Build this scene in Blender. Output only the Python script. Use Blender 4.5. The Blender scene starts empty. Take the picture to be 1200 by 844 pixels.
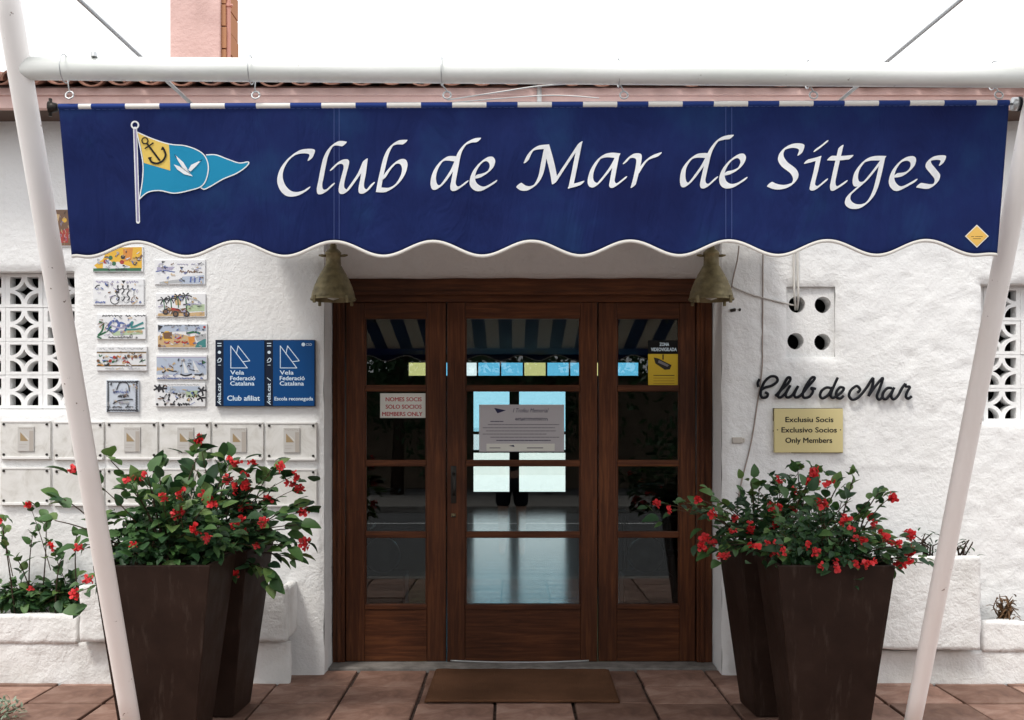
import bpy, bmesh, math, random
from mathutils import Vector, Matrix, noise
from mathutils.geometry import tessellate_polygon
random.seed(7)
R = math.radians
scene = bpy.context.scene
COL = scene.collection

# ------------------------------------------------------------------ camera
F, CX, CY, H = 1350.0, 600.0, 500.0, 1.376
cam_d = bpy.data.cameras.new('camera'); cam = bpy.data.objects.new('camera', cam_d); COL.objects.link(cam)
cam.location = (0, 0, H); cam.rotation_euler = (R(90), 0, 0)
cam_d.sensor_width = 36.0; cam_d.lens = 36.0 * F / 1200.0
cam_d.shift_y = (CY - 422.0) / 1200.0
cam_d.clip_start = 0.02; cam_d.clip_end = 4000
scene.camera = cam
# ------------------------------------------------------------------ sky
SUN_EL, SUN_AZ = R(58), R(215)          # soft light from the upper left, behind the viewer
w = bpy.data.worlds.new('World'); scene.world = w; w.use_nodes = True
nt = w.node_tree; nt.nodes.clear()
sky = nt.nodes.new('ShaderNodeTexSky'); sky.sky_type = 'NISHITA'; sky.sun_disc = False
sky.sun_elevation = SUN_EL; sky.sun_rotation = SUN_AZ; sky.dust_density = 6; sky.air_density = 1.0
cloud = nt.nodes.new('ShaderNodeMix'); cloud.data_type = 'RGBA'
cloud.inputs[0].default_value = 0.93
cloud.inputs[7].default_value = (9.6, 9.75, 10.0, 1)      # even overcast veil
nt.links.new(sky.outputs[0], cloud.inputs[6])
bg = nt.nodes.new('ShaderNodeBackground'); bg.inputs[1].default_value = 0.1
nt.links.new(cloud.outputs[2], bg.inputs[0])
wo = nt.nodes.new('ShaderNodeOutputWorld'); nt.links.new(bg.outputs[0], wo.inputs[0])
# ------------------------------------------------------------------ sun (veiled)
sd = bpy.data.lights.new('sun', 'SUN'); sd.energy = 1.4; sd.angle = R(14); sd.color = (1.0, 0.96, 0.9)
sun = bpy.data.objects.new('sun', sd); COL.objects.link(sun); sun.location = (0, 0, 20)
sdir = Vector((math.cos(SUN_EL) * math.sin(SUN_AZ), math.cos(SUN_EL) * math.cos(SUN_AZ), math.sin(SUN_EL)))
sun.rotation_euler = sdir.to_track_quat('Z', 'Y').to_euler()
# ------------------------------------------------------------------ exposure
vs = scene.view_settings
vs.view_transform = 'Standard'; vs.look = 'None'; vs.gamma = 1; vs.exposure = 0.78; vs.use_curve_mapping = False
scene.cycles.max_bounces = 10; scene.cycles.transparent_max_bounces = 16
scene.cycles.diffuse_bounces = 5

# ================================================================== helpers
def P(px, py, Y):
    "a point of the place at depth Y seen at photo pixel px, py"
    return Vector(((px - CX) * Y / F, Y, H - (py - CY) * Y / F))

class MB:
    def __init__(s): s.v = []; s.f = []; s.m = []
    def add(s, vs, fs, mi=0):
        b = len(s.v); s.v.extend([tuple(q) for q in vs])
        for f in fs: s.f.append([b + i for i in f]); s.m.append(mi)
    def box(s, a, b, mi=0, bev=0.0):
        x0, y0, z0 = a; x1, y1, z1 = b
        if bev <= 0:
            s.add([(x0,y0,z0),(x1,y0,z0),(x1,y1,z0),(x0,y1,z0),(x0,y0,z1),(x1,y0,z1),(x1,y1,z1),(x0,y1,z1)],
                  [(0,3,2,1),(4,5,6,7),(0,1,5,4),(1,2,6,5),(2,3,7,6),(3,0,4,7)], mi)
        else:
            bm = bmesh.new(); bmesh.ops.create_cube(bm, size=1)
            for v in bm.verts:
                v.co = Vector((x0+(v.co.x+.5)*(x1-x0), y0+(v.co.y+.5)*(y1-y0), z0+(v.co.z+.5)*(z1-z0)))
            bmesh.ops.bevel(bm, geom=bm.edges[:], offset=bev, segments=2, profile=.5, affect='EDGES')
            s.bm(bm, mi)
    def bm(s, bm, mi=0):
        bm.verts.index_update()
        s.add([v.co.copy() for v in bm.verts], [[v.index for v in f.verts] for f in bm.faces], mi); bm.free()
    def tube(s, pts, r, n=10, mi=0, cap=True):
        pts = [Vector(p) for p in pts]; rs = r if isinstance(r, (list, tuple)) else [r]*len(pts)
        b = len(s.v); up = None; k = len(pts)
        for i, p in enumerate(pts):
            t = (pts[min(i+1, k-1)] - pts[max(i-1, 0)])
            if t.length < 1e-9: t = Vector((0,0,1))
            t.normalize()
            if up is None: up = t.orthogonal().normalized()
            up = (up - t*up.dot(t))
            if up.length < 1e-6: up = t.orthogonal()
            up.normalize(); sd_ = t.cross(up)
            for j in range(n):
                a = 2*math.pi*j/n; q = p + (up*math.cos(a) + sd_*math.sin(a))*rs[i]; s.v.append(tuple(q))
        for i in range(k-1):
            for j in range(n):
                j2 = (j+1) % n; s.f.append([b+i*n+j, b+i*n+j2, b+(i+1)*n+j2, b+(i+1)*n+j]); s.m.append(mi)
        if cap:
            s.f.append([b+j for j in range(n)][::-1]); s.m.append(mi)
            s.f.append([b+(k-1)*n+j for j in range(n)]); s.m.append(mi)
    def lathe(s, prof, c, n=28, mi=0):
        b = len(s.v); c = Vector(c)
        for r, z in prof:
            for j in range(n):
                a = 2*math.pi*j/n; s.v.append((c.x+r*math.cos(a), c.y+r*math.sin(a), c.z+z))
        for i in range(len(prof)-1):
            for j in range(n):
                j2 = (j+1) % n; s.f.append([b+i*n+j, b+i*n+j2, b+(i+1)*n+j2, b+(i+1)*n+j]); s.m.append(mi)
    def build(s, name, mats, parent=None, smooth=False):
        me = bpy.data.meshes.new(name); me.from_pydata(s.v, [], s.f)
        mats = mats if isinstance(mats, (list, tuple)) else [mats]
        for m in mats: me.materials.append(m)
        if len(mats) > 1: me.polygons.foreach_set('material_index', s.m)
        if smooth: me.polygons.foreach_set('use_smooth', [True]*len(me.polygons))
        me.update()
        return link(name, me, parent)

def link(name, me, parent=None):
    o = bpy.data.objects.new(name, me); COL.objects.link(o)
    if parent is not None:
        o.parent = parent
        o.location = -Vector(parent.get('_w', (0, 0, 0)))
        o['_w'] = (0.0, 0.0, 0.0)
    else: o['_w'] = (0.0, 0.0, 0.0)
    return o
def piece(name, me, parent, mat4):
    "a small piece with its own transform (world) under a part or thing"
    o = bpy.data.objects.new(name, me); COL.objects.link(o)
    if parent is not None:
        o.parent = parent; o.matrix_local = Matrix.Translation(-Vector(parent.get('_w', (0,0,0)))) @ mat4
    else: o.matrix_local = mat4
    return o
def tag(o, label=None, cat=None, group=None, kind=None):
    if label: o['label'] = label
    if cat: o['category'] = cat
    if group: o['group'] = group
    if kind: o['kind'] = kind
    return o
def thing(name, label, cat, loc, group=None):
    o = bpy.data.objects.new(name, None); COL.objects.link(o); o.location = loc; o.empty_display_size = .1
    o['_w'] = tuple(float(q) for q in loc)
    return tag(o, label, cat, group)

# ------------------------------------------------------------------ materials
MATS = {}
def mat(name, col, rough=.6, spec=.5, metal=0.0):
    if name in MATS: return MATS[name]
    m = bpy.data.materials.new(name); m.use_nodes = True
    b = m.node_tree.nodes['Principled BSDF']
    b.inputs['Base Color'].default_value = (*col, 1); b.inputs['Roughness'].default_value = rough
    b.inputs['Specular IOR Level'].default_value = spec; b.inputs['Metallic'].default_value = metal
    MATS[name] = m; return m
def N(m, t, **kw):
    n = m.node_tree.nodes.new(t)
    for k, v in kw.items(): setattr(n, k, v)
    return n
def L(m, a, b): m.node_tree.links.new(a, b)
def noise_n(m, scale, detail=4, rough=.55, coord='Object', mapscale=None, dist=0.0):
    tc = N(m, 'ShaderNodeTexCoord'); src = tc.outputs[coord]
    if mapscale:
        mp = N(m, 'ShaderNodeMapping'); mp.inputs['Scale'].default_value = mapscale; L(m, src, mp.inputs['Vector']); src = mp.outputs[0]
    n = N(m, 'ShaderNodeTexNoise'); n.inputs['Scale'].default_value = scale; n.inputs['Detail'].default_value = detail
    n.inputs['Roughness'].default_value = rough; n.inputs['Distortion'].default_value = dist
    L(m, src, n.inputs['Vector']); return n
def ramp(m, src, stops):
    r = N(m, 'ShaderNodeValToRGB'); L(m, src, r.inputs[0]); e = r.color_ramp.elements
    while len(e) < len(stops): e.new(.5)
    for i, (p, c) in enumerate(stops): e[i].position = p; e[i].color = (*c, 1) if len(c) == 3 else c
    return r
def bump(m, src, strength, dist, prev=None):
    b = N(m, 'ShaderNodeBump'); b.inputs['Strength'].default_value = strength; b.inputs['Distance'].default_value = dist
    L(m, src, b.inputs['Height'])
    if prev: L(m, prev.outputs[0], b.inputs['Normal'])
    return b
def bsdf(m): return m.node_tree.nodes['Principled BSDF']
def mixc(m, fac, a, b, mode='MIX'):
    x = N(m, 'ShaderNodeMix', data_type='RGBA', blend_type=mode)
    for s_, v in ((0, fac), (6, a), (7, b)):
        if hasattr(v, 'is_linked') or hasattr(v, 'links'): L(m, v, x.inputs[s_])
        else: x.inputs[s_].default_value = v if s_ == 0 else (*v, 1)
    return x.outputs[2]

def stucco(name, col, dirt, bs=.5):
    m = mat(name, col, .85, .25)
    n1 = noise_n(m, 2.2, 6, .6); n2 = noise_n(m, 38, 5, .62); n3 = noise_n(m, 140, 3, .6)
    st = noise_n(m, 3.0, 5, .6, mapscale=(2.2, 2.2, .35))
    r = ramp(m, n1.outputs[0], [(.3, dirt), (.62, col)])
    rs = ramp(m, st.outputs[0], [(.55, (1,1,1)), (.85, (.87,.86,.84))])
    c = mixc(m, .7, r.outputs[0], rs.outputs[0], 'MULTIPLY'); L(m, c, bsdf(m).inputs['Base Color'])
    vr = noise_n(m, 12, 5, .6, dist=.7); rd = N(m, 'ShaderNodeMath', operation='ABSOLUTE'); sb_ = N(m, 'ShaderNodeMath', operation='SUBTRACT'); sb_.inputs[1].default_value = .5
    L(m, vr.outputs[0], sb_.inputs[0]); L(m, sb_.outputs[0], rd.inputs[0])
    mk = noise_n(m, 1.1, 3, .5); mr = ramp(m, mk.outputs[0], [(.38, (.08,.08,.08)), (.62, (1,1,1))])
    mm = N(m, 'ShaderNodeMath', operation='MULTIPLY'); L(m, rd.outputs[0], mm.inputs[0]); L(m, mr.outputs[0], mm.inputs[1])
    b0 = bump(m, mm.outputs[0], bs*.7, .026); b0.invert = True
    b1 = bump(m, n2.outputs[0], bs*1.0, .012, b0); b2 = bump(m, n3.outputs[0], .3, .003, b1)
    L(m, b2.outputs[0], bsdf(m).inputs['Normal']); return m
M_WALL = stucco('white_stucco', (.80,.80,.79), (.76,.76,.755))
M_WALL2 = stucco('flower_bed_stucco', (.79,.785,.77), (.66,.65,.62), .6)
M_FASCIA = stucco('pink_fascia_render', (.80,.56,.51), (.70,.50,.46), .2)
M_CHIM = stucco('pink_chimney_render', (.70,.50,.46), (.55,.38,.35), .5)

def wood(name, sc):
    m = mat(name, (.07,.02,.012), .45, .22)
    n = noise_n(m, 4, 6, .65, mapscale=sc, dist=.6); n2 = noise_n(m, 1.3, 3)
    r = ramp(m, n.outputs[0], [(.25, (.038,.0125,.006)), (.5, (.082,.0275,.0115)), (.8, (.165,.060,.022))])
    r2 = ramp(m, n2.outputs[0], [(.35, (.72,.70,.70)), (.7, (1.35,1.3,1.2))])
    c = mixc(m, 1.0, r.outputs[0], r2.outputs[0], 'MULTIPLY'); L(m, c, bsdf(m).inputs['Base Color'])
    L(m, bump(m, n.outputs[0], .25, .002).outputs[0], bsdf(m).inputs['Normal']); return m
M_WV = wood('mahogany_upright', (16, 16, .9)); M_WH = wood('mahogany_crosswise', (.9, 16, 16))

M_POST = mat('cream_post_paint', (.78,.70,.66), .45, .3)
n = noise_n(M_POST, 30, 3, .6); n2 = noise_n(M_POST, 1.6, 4)
r = ramp(M_POST, n.outputs[0], [(.26, (.16,.09,.06)), (.30, (.90,.86,.835))])
r2 = ramp(M_POST, n2.outputs[0], [(.35, (.94,.92,.90)), (.65, (1,1,1))])
L(M_POST, mixc(M_POST, 1.0, r.outputs[0], r2.outputs[0], 'MULTIPLY'), bsdf(M_POST).inputs['Base Color'])
M_BAR = mat('grey_white_bar_paint', (.74,.75,.72), .4, .5)
n = noise_n(M_BAR, 26, 3, .6); n2 = noise_n(M_BAR, 3, 4, mapscale=(1,1,6))
r = ramp(M_BAR, n.outputs[0], [(.25, (.30,.24,.2)), (.29, (.84,.845,.82))])
r2 = ramp(M_BAR, n2.outputs[0], [(.35, (.86,.88,.86)), (.65, (1,1,1))])
L(M_BAR, mixc(M_BAR, 1.0, r.outputs[0], r2.outputs[0], 'MULTIPLY'), bsdf(M_BAR).inputs['Base Color'])

M_BLUE = mat('navy_canvas', (.012,.022,.125), .8, .1)
n = noise_n(M_BLUE, 3.5, 5, .6); nw = noise_n(M_BLUE, 900, 2)
r = ramp(M_BLUE, n.outputs[0], [(.3, (.0085,.0135,.070)), (.52, (.0105,.020,.094)), (.74, (.014,.040,.124))])
L(M_BLUE, r.outputs[0], bsdf(M_BLUE).inputs['Base Color'])
nf = noise_n(M_BLUE, 5, 4, .55, mapscale=(1.6, 1, .5), dist=.8)
b1 = bump(M_BLUE, nf.outputs[0], .6, .03); L(M_BLUE, bump(M_BLUE, nw.outputs[0], .15, .0006, b1).outputs[0], bsdf(M_BLUE).inputs['Normal'])
M_INK = mat('white_lettering', (.80,.81,.82), .7, .2)
n = noise_n(M_INK, 40, 4); L(M_INK, ramp(M_INK, n.outputs[0], [(.3, (.72,.73,.75)), (.6, (.82,.83,.84))]).outputs[0], bsdf(M_INK).inputs['Base Color'])
M_TRIM = mat('white_binding_tape', (.78,.75,.70), .8, .2)
M_STITCH = mat('pale_stitching', (.07,.10,.26), .8, .1)

M_PLANTER = mat('brown_planter_resin', (.028,.0145,.010), .55, .18)
n = noise_n(M_PLANTER, 5, 6, .65); n2 = noise_n(M_PLANTER, 90, 3)
stn = noise_n(M_PLANTER, 6, 6, .7, mapscale=(3.5, 3.5, .45)); sm = ramp(M_PLANTER, stn.outputs[0], [(.56, (0,0,0)), (.80, (1,1,1))])
L(M_PLANTER, ramp(M_PLANTER, n.outputs[0], [(.3, (.015,.0075,.0052)), (.6, (.024,.012,.008)), (.8, (.036,.021,.015))]).outputs[0], bsdf(M_PLANTER).inputs['Base Color'])
_src = bsdf(M_PLANTER).inputs['Base Color'].links[0].from_socket
L(M_PLANTER, mixc(M_PLANTER, sm.outputs[0], _src, (.062,.043,.034)), bsdf(M_PLANTER).inputs['Base Color'])
L(M_PLANTER, ramp(M_PLANTER, n.outputs[0], [(.3, (.42,.42,.42)), (.75, (.62,.62,.62))]).outputs[0], bsdf(M_PLANTER).inputs['Roughness'])
L(M_PLANTER, bump(M_PLANTER, n2.outputs[0], .12, .002).outputs[0], bsdf(M_PLANTER).inputs['Normal'])
M_SOIL = mat('dark_potting_soil', (.025,.017,.012), .95, .1)
n = noise_n(M_SOIL, 60, 5); L(M_SOIL, bump(M_SOIL, n.outputs[0], 1, .02).outputs[0], bsdf(M_SOIL).inputs['Normal'])

M_TILE = mat('terracotta_paver', (.27,.145,.105), .72, .3)
oi = N(M_TILE, 'ShaderNodeObjectInfo'); n = noise_n(M_TILE, 5, 7, .68, dist=.7); n2 = noise_n(M_TILE, 90, 4)
r = ramp(M_TILE, n.outputs[0], [(.28, (.12,.068,.052)), (.48, (.235,.130,.095)), (.70, (.36,.235,.185))])
r2 = ramp(M_TILE, oi.outputs['Random'], [(0, (.60,.58,.56)), (.5, (1,1,1)), (1, (1.25,1.30,1.32))])
L(M_TILE, mixc(M_TILE, 1.0, r.outputs[0], r2.outputs[0], 'MULTIPLY'), bsdf(M_TILE).inputs['Base Color'])
b1 = bump(M_TILE, n.outputs[0], .3, .01); L(M_TILE, bump(M_TILE, n2.outputs[0], .3, .002, b1).outputs[0], bsdf(M_TILE).inputs['Normal'])
M_MORTAR = mat('dark_joint_mortar', (.075,.05,.04), .95, .1)
n = noise_n(M_MORTAR, 30, 5); L(M_MORTAR, ramp(M_MORTAR, n.outputs[0], [(.3, (.045,.03,.026)), (.7, (.12,.085,.07))]).outputs[0], bsdf(M_MORTAR).inputs['Base Color'])
M_ASPH = mat('asphalt', (.10,.10,.102), .85, .3)
n = noise_n(M_ASPH, 120, 4); L(M_ASPH, bump(M_ASPH, n.outputs[0], .4, .006).outputs[0], bsdf(M_ASPH).inputs['Normal'])
M_STONE = mat('grey_threshold_stone', (.22,.205,.19), .8, .3)
n = noise_n(M_STONE, 9, 6, .65); L(M_STONE, ramp(M_STONE, n.outputs[0], [(.3, (.12,.11,.10)), (.65, (.27,.25,.23))]).outputs[0], bsdf(M_STONE).inputs['Base Color'])
M_BRASS = mat('dull_brass', (.26,.215,.11), .5, .4, .35)
n = noise_n(M_BRASS, 20, 5, .6); L(M_BRASS, ramp(M_BRASS, n.outputs[0], [(.3, (.14,.115,.062)), (.6, (.28,.235,.125)), (.8, (.38,.33,.20))]).outputs[0], bsdf(M_BRASS).inputs['Base Color'])
M_DARK = mat('void_shade_and_notice_black', (.012,.012,.012), .9, .1)  # painted shade for the wall voids, also the dark notice strip
M_IRON = mat('dark_iron', (.03,.026,.022), .45, .5, .6)
M_STEEL = mat('galvanised_steel', (.52,.53,.53), .38, .5, .8)
M_BLACK = mat('black_letter_paint', (.006,.007,.011), .55, .2)
M_WHITE = mat('white_plastic', (.78,.78,.76), .5, .4)
M_MAT = mat('brown_coir', (.17,.085,.035), .95, .1)
n = noise_n(M_MAT, 160, 4, .7); n2 = noise_n(M_MAT, 3, 4)
L(M_MAT, mixc(M_MAT, .6, ramp(M_MAT, n.outputs[0], [(.35, (.07,.034,.018)), (.7, (.22,.105,.055))]).outputs[0], ramp(M_MAT, n2.outputs[0], [(.3, (.08,.038,.020)), (.7, (.18,.088,.048))]).outputs[0]), bsdf(M_MAT).inputs['Base Color'])
L(M_MAT, bump(M_MAT, n.outputs[0], .8, .008).outputs[0], bsdf(M_MAT).inputs['Normal'])
M_ROOF = mat('terracotta_roof_tile', (.34,.17,.12), .8, .25)
oi = N(M_ROOF, 'ShaderNodeObjectInfo'); n = noise_n(M_ROOF, 14, 5, .6)
r = ramp(M_ROOF, n.outputs[0], [(.3, (.16,.09,.07)), (.6, (.36,.18,.13)), (.8, (.46,.30,.23))])
r2 = ramp(M_ROOF, oi.outputs['Random'], [(0, (.7,.7,.7)), (1, (1.15,1.1,1.05))])
L(M_ROOF, mixc(M_ROOF, 1.0, r.outputs[0], r2.outputs[0], 'MULTIPLY'), bsdf(M_ROOF).inputs['Base Color'])

def leafmat(name, a, b, rough=.55):
    m = mat(name, a, rough, .5); oi = N(m, 'ShaderNodeObjectInfo')
    r = ramp(m, oi.outputs['Random'], [(0, a), (1, b)]); n = noise_n(m, 18, 3)
    c = mixc(m, .5, r.outputs[0], ramp(m, n.outputs[0], [(.3, (.62,.62,.62)), (.7, (1.25,1.25,1.2))]).outputs[0], 'MULTIPLY')
    L(m, c, bsdf(m).inputs['Base Color'])
    tr = N(m, 'ShaderNodeBsdfTranslucent'); L(m, c, tr.inputs[0]); ms = N(m, 'ShaderNodeMixShader'); ms.inputs[0].default_value = .22
    out = m.node_tree.nodes['Material Output']; L(m, bsdf(m).outputs[0], ms.inputs[1]); L(m, tr.outputs[0], ms.inputs[2]); L(m, ms.outputs[0], out.inputs[0])
    return m
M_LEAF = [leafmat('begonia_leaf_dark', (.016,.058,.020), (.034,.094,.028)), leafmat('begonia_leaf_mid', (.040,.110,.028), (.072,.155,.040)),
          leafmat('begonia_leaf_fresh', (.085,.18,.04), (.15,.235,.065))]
M_PETAL = leafmat('red_petal', (.66,.022,.026), (.80,.07,.08), .6)
M_STEM = mat('reddish_plant_stem', (.075,.045,.02), .6, .3)
M_STEMD = mat('brown_woody_stem', (.045,.026,.016), .7, .3)
M_DRY = mat('dry_plant_fibre', (.13,.075,.04), .9, .1)
M_SILVER = leafmat('silver_green_leaf', (.20,.27,.18), (.33,.40,.30), .7)

def glass(name, tint, rough=0.0):
    m = bpy.data.materials.new(name); m.use_nodes = True; t = m.node_tree; t.nodes.clear()
    tr = t.nodes.new('ShaderNodeBsdfTransparent'); tr.inputs[0].default_value = (*tint, 1)
    gl = t.nodes.new('ShaderNodeBsdfGlossy'); gl.inputs[1].default_value = rough; gl.inputs[0].default_value = (1,1,1,1)
    fr = t.nodes.new('ShaderNodeFresnel'); fr.inputs[0].default_value = 1.52
    mx = t.nodes.new('ShaderNodeMixShader'); o = t.nodes.new('ShaderNodeOutputMaterial')
    t.links.new(fr.outputs[0], mx.inputs[0]); t.links.new(tr.outputs[0], mx.inputs[1]); t.links.new(gl.outputs[0], mx.inputs[2]); t.links.new(mx.outputs[0], o.inputs[0])
    return m
M_GLASS = glass('door_glass', (.80,.84,.84))
M_GBLUE = glass('pale_blue_glass', (.36,.68,.82)); M_GYEL = glass('yellow_glass', (.74,.72,.46)); M_GCLR = glass('clear_window_glass', (.9,.95,.95)); M_GBLUE2 = glass('light_blue_glass', (.62,.85,.92))

# ------------------------------------------------------------------ flat print helpers
BS = None
class Ink:
    "flat print made of thin facets, each layer a hair above the last"
    def __init__(s, surf, mats): s.mb = MB(); s.surf = surf; s.mats = mats; s.o = 0.0008; s.step = 1.2e-5; s.fine = surf is BS; s.lay = 3e-4 if s.fine else 1e-4
    def poly(s, pts, mi, holes=()):
        loops = [[Vector((x, -y, 0)) for x, y in lp] for lp in ([pts] + list(holes))]
        flat = [q for lp in loops for q in lp]
        tris = tessellate_polygon(loops); s.o += s.lay
        bm = bmesh.new(); bv = [bm.verts.new(q) for q in flat]
        for t in tris:
            a, b, c = (flat[i] for i in t)
            if abs((b-a).cross(c-a).z) < 1e-9: continue
            try: bm.faces.new([bv[i] for i in (t if (b-a).cross(c-a).z > 0 else tuple(reversed(t)))])
            except ValueError: pass
        if s.fine: bmesh.ops.subdivide_edges(bm, edges=bm.edges[:], cuts=3, use_grid_fill=True)
        for v in bm.verts: v.co = s.surf(v.co.x, -v.co.y, s.o)
        s.mb.bm(bm, mi)
    def dot(s, x, y, r, mi, n=14, ry=None):
        s.poly([(x + r*math.cos(2*math.pi*i/n), y + (ry or r)*math.sin(2*math.pi*i/n)) for i in range(n)], mi)
    def nib(s, pts, mi, wid, thin, ang, sub=7):
        pts = smooth2(pts, sub)
        if s.fine:
            q = [pts[0]]
            for a, b in zip(pts, pts[1:]):
                k = max(1, int(math.hypot(b[0]-a[0], b[1]-a[1])/4)); q += [(a[0]+(b[0]-a[0])*i/k, a[1]+(b[1]-a[1])*i/k) for i in range(1, k+1)]
            pts = q
        ca, sa = math.cos(ang), -math.sin(ang)
        ell = []
        for i in range(10):
            a = 2*math.pi*i/10; u, v = math.cos(a)*wid/2, math.sin(a)*thin/2
            ell.append((u*ca - v*sa, u*sa + v*ca))
        for a, b in zip(pts, pts[1:]):
            if abs(a[0]-b[0]) + abs(a[1]-b[1]) < 1e-6: continue
            h = hull([(a[0]+e[0], a[1]+e[1]) for e in ell] + [(b[0]+e[0], b[1]+e[1]) for e in ell])
            s.o += s.step; s.mb.add([s.surf(x, y, s.o) for x, y in h], [list(range(len(h)))], mi)
    def line(s, pts, mi, wid, sub=5): s.nib(pts, mi, wid, wid, 0, sub)
    def text(s, body, x, y, wpx, hpx, mi, bold=0.0, shear=0.0, rot=0):
        cu = bpy.data.curves.new('lettering', 'FONT'); cu.body = body; cu.size = 1; cu.shear = shear; cu.resolution_u = 3
        ob = bpy.data.objects.new('lettering', cu); COL.objects.link(ob)
        dg = bpy.context.evaluated_depsgraph_get(); me = bpy.data.meshes.new_from_object(ob.evaluated_get(dg))
        co = [v.co.copy() for v in me.vertices]; fs = [list(p.vertices) for p in me.polygons]
        bpy.data.objects.remove(ob); bpy.data.curves.remove(cu); bpy.data.meshes.remove(me)
        if not co: return
        x0 = min(c.x for c in co); x1 = max(c.x for c in co); sx = wpx/(x1-x0); sy = hpx/.72
        for sh in ((0, 0),) if not bold else ((-bold*hpx, 0), (bold*hpx, 0), (0, bold*hpx*.7), (0, -bold*hpx*.7)):
            s.o += 2e-5; vs = []
            for c in co:
                u, v = (c.x-x0)*sx + sh[0], -c.y*sy + sh[1]
                if rot: u, v = v, -u
                vs.append(s.surf(x+u, y+v, s.o))
            ok = []
            for f in fs:
                n_ = (Vector(vs[f[1]])-Vector(vs[f[0]])).cross(Vector(vs[f[2]])-Vector(vs[f[0]]))
                ok.append(f if n_.y < 0 else f[::-1])
            s.mb.add(vs, ok, mi)
    def build(s, name, parent): return s.mb.build(name, s.mats, parent)
def hull(pts):
    pts = sorted(set((round(x, 5), round(y, 5)) for x, y in pts))
    def half(ps):
        h = []
        for p in ps:
            while len(h) >= 2 and (h[-1][0]-h[-2][0])*(p[1]-h[-2][1]) - (h[-1][1]-h[-2][1])*(p[0]-h[-2][0]) <= 0: h.pop()
            h.append(p)
        return h
    a = half(pts); b = half(pts[::-1]); return (a[:-1] + b[:-1])[::-1]
def smooth2(pts, sub):
    if len(pts) < 3 or sub < 2: return list(pts)
    q = [pts[0]] + list(pts) + [pts[-1]]; out = []
    for i in range(1, len(q)-2):
        p0, p1, p2, p3 = q[i-1], q[i], q[i+1], q[i+2]
        for k in range(sub):
            t = k/sub
            out.append(tuple(.5*((2*p1[d]) + (-p0[d]+p2[d])*t + (2*p0[d]-5*p1[d]+4*p2[d]-p3[d])*t*t + (-p0[d]+3*p1[d]-3*p2[d]+p3[d])*t**3) for d in range(len(p1))))
    out.append(tuple(pts[-1])); return out
def wallsurf(Y): return lambda px, py, o: P(px, py, Y) + Vector((0, -o, 0))

# ================================================================== large structure
YW, YD = 6.38, 6.68          # facade plane, door plane
DX0, DX1 = -1.043, 1.163     # doorway
def fbm(p, s): return noise.noise(Vector(p)*s)
def lump(x, z, amp=1.0):
    v = Vector((x, z, 3.3))
    big = noise.noise(v*1.7)*.010
    rough = .35 + .65*max(0.0, min(1.0, .5 + 1.5*noise.noise(v*.9 + Vector((5, 1, 0)))))
    if x > 1.3: rough = max(rough, .9)*(.35 if (1.75 < x < 2.4 and .75 < z < 1.15) else 1)
    if x < -1.0: rough *= .55
    r1 = 1 - abs(noise.noise(v*9 + Vector((1.7, 0, 0)) + Vector((noise.noise(v*4), noise.noise(v*4.3), 0))*.8))*2
    r2 = 1 - abs(noise.noise(v*19 + Vector((3, 8, 0))))*2
    k = .45 if (-2.75 < x < -1.06 and .9 < z < 2.4) else 1.0
    return (big*k + rough*k*(r1*.0058 + r2*.0050))*amp

bld = thing('club_building', 'white stucco club house with wooden glazed entrance and pink eaves', 'building', (0, YW, 0))

# facade with openings (breeze-block windows, vent recess, doorway)
def PX(px, Y=YW): return (px-CX)*Y/F
def PZ(py, Y=YW): return H-(py-CY)*Y/F
LAT_L = (PX(-78), PX(86.5), PZ(481), PZ(317.5))
LAT_R = (PX(1150), PX(1330), PZ(494), PZ(332))
VENT = (PX(921.5), PX(978.5), PZ(418.5), PZ(336))
ZL0, ZL1 = 2.235, 2.45      # lintel at the door frame, lintel at the outer face
OPEN = [LAT_L, LAT_R, VENT, (DX0, DX1, -1, ZL1)]
def axis(a, b, cuts, st):
    cuts = sorted(set([a, b] + [c for c in cuts if a < c < b])); out = []
    for p, q in zip(cuts, cuts[1:]):
        k = max(1, round((q-p)/st)); out += [p + (q-p)*i/k for i in range(k)]
    return out + [b]
xs = axis(-4.6, 4.6, [o[0] for o in OPEN] + [o[1] for o in OPEN], .021)
zs = axis(-.02, 3.12, [o[2] for o in OPEN] + [o[3] for o in OPEN], .021)
def inside(x, z): return any(o[0]-1e-6 < x < o[1]+1e-6 and o[2]-1e-6 < z < o[3]+1e-6 for o in OPEN)
def edged(x, z):
    d = 9
    for o in OPEN:
        dx = max(o[0]-x, 0, x-o[1]); dz = max(o[2]-z, 0, z-o[3]); d = min(d, math.hypot(dx, dz))
    return d
mb = MB(); idx = {}
for i, x in enumerate(xs):
    for j, z in enumerate(zs):
        d = edged(x, z); jx = noise.noise(Vector((z*6, 1, 0)))*.006 if d < .03 else 0
        y = YW - lump(x, z) + .014*math.exp(-(d/.018)**2)
        idx[i, j] = len(mb.v); mb.v.append((x + jx, y, z))
for i in range(len(xs)-1):
    for j in range(len(zs)-1):
        if not inside((xs[i]+xs[i+1])/2, (zs[j]+zs[j+1])/2):
            mb.f.append([idx[i,j], idx[i+1,j], idx[i+1,j+1], idx[i,j+1]]); mb.m.append(0)
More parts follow.
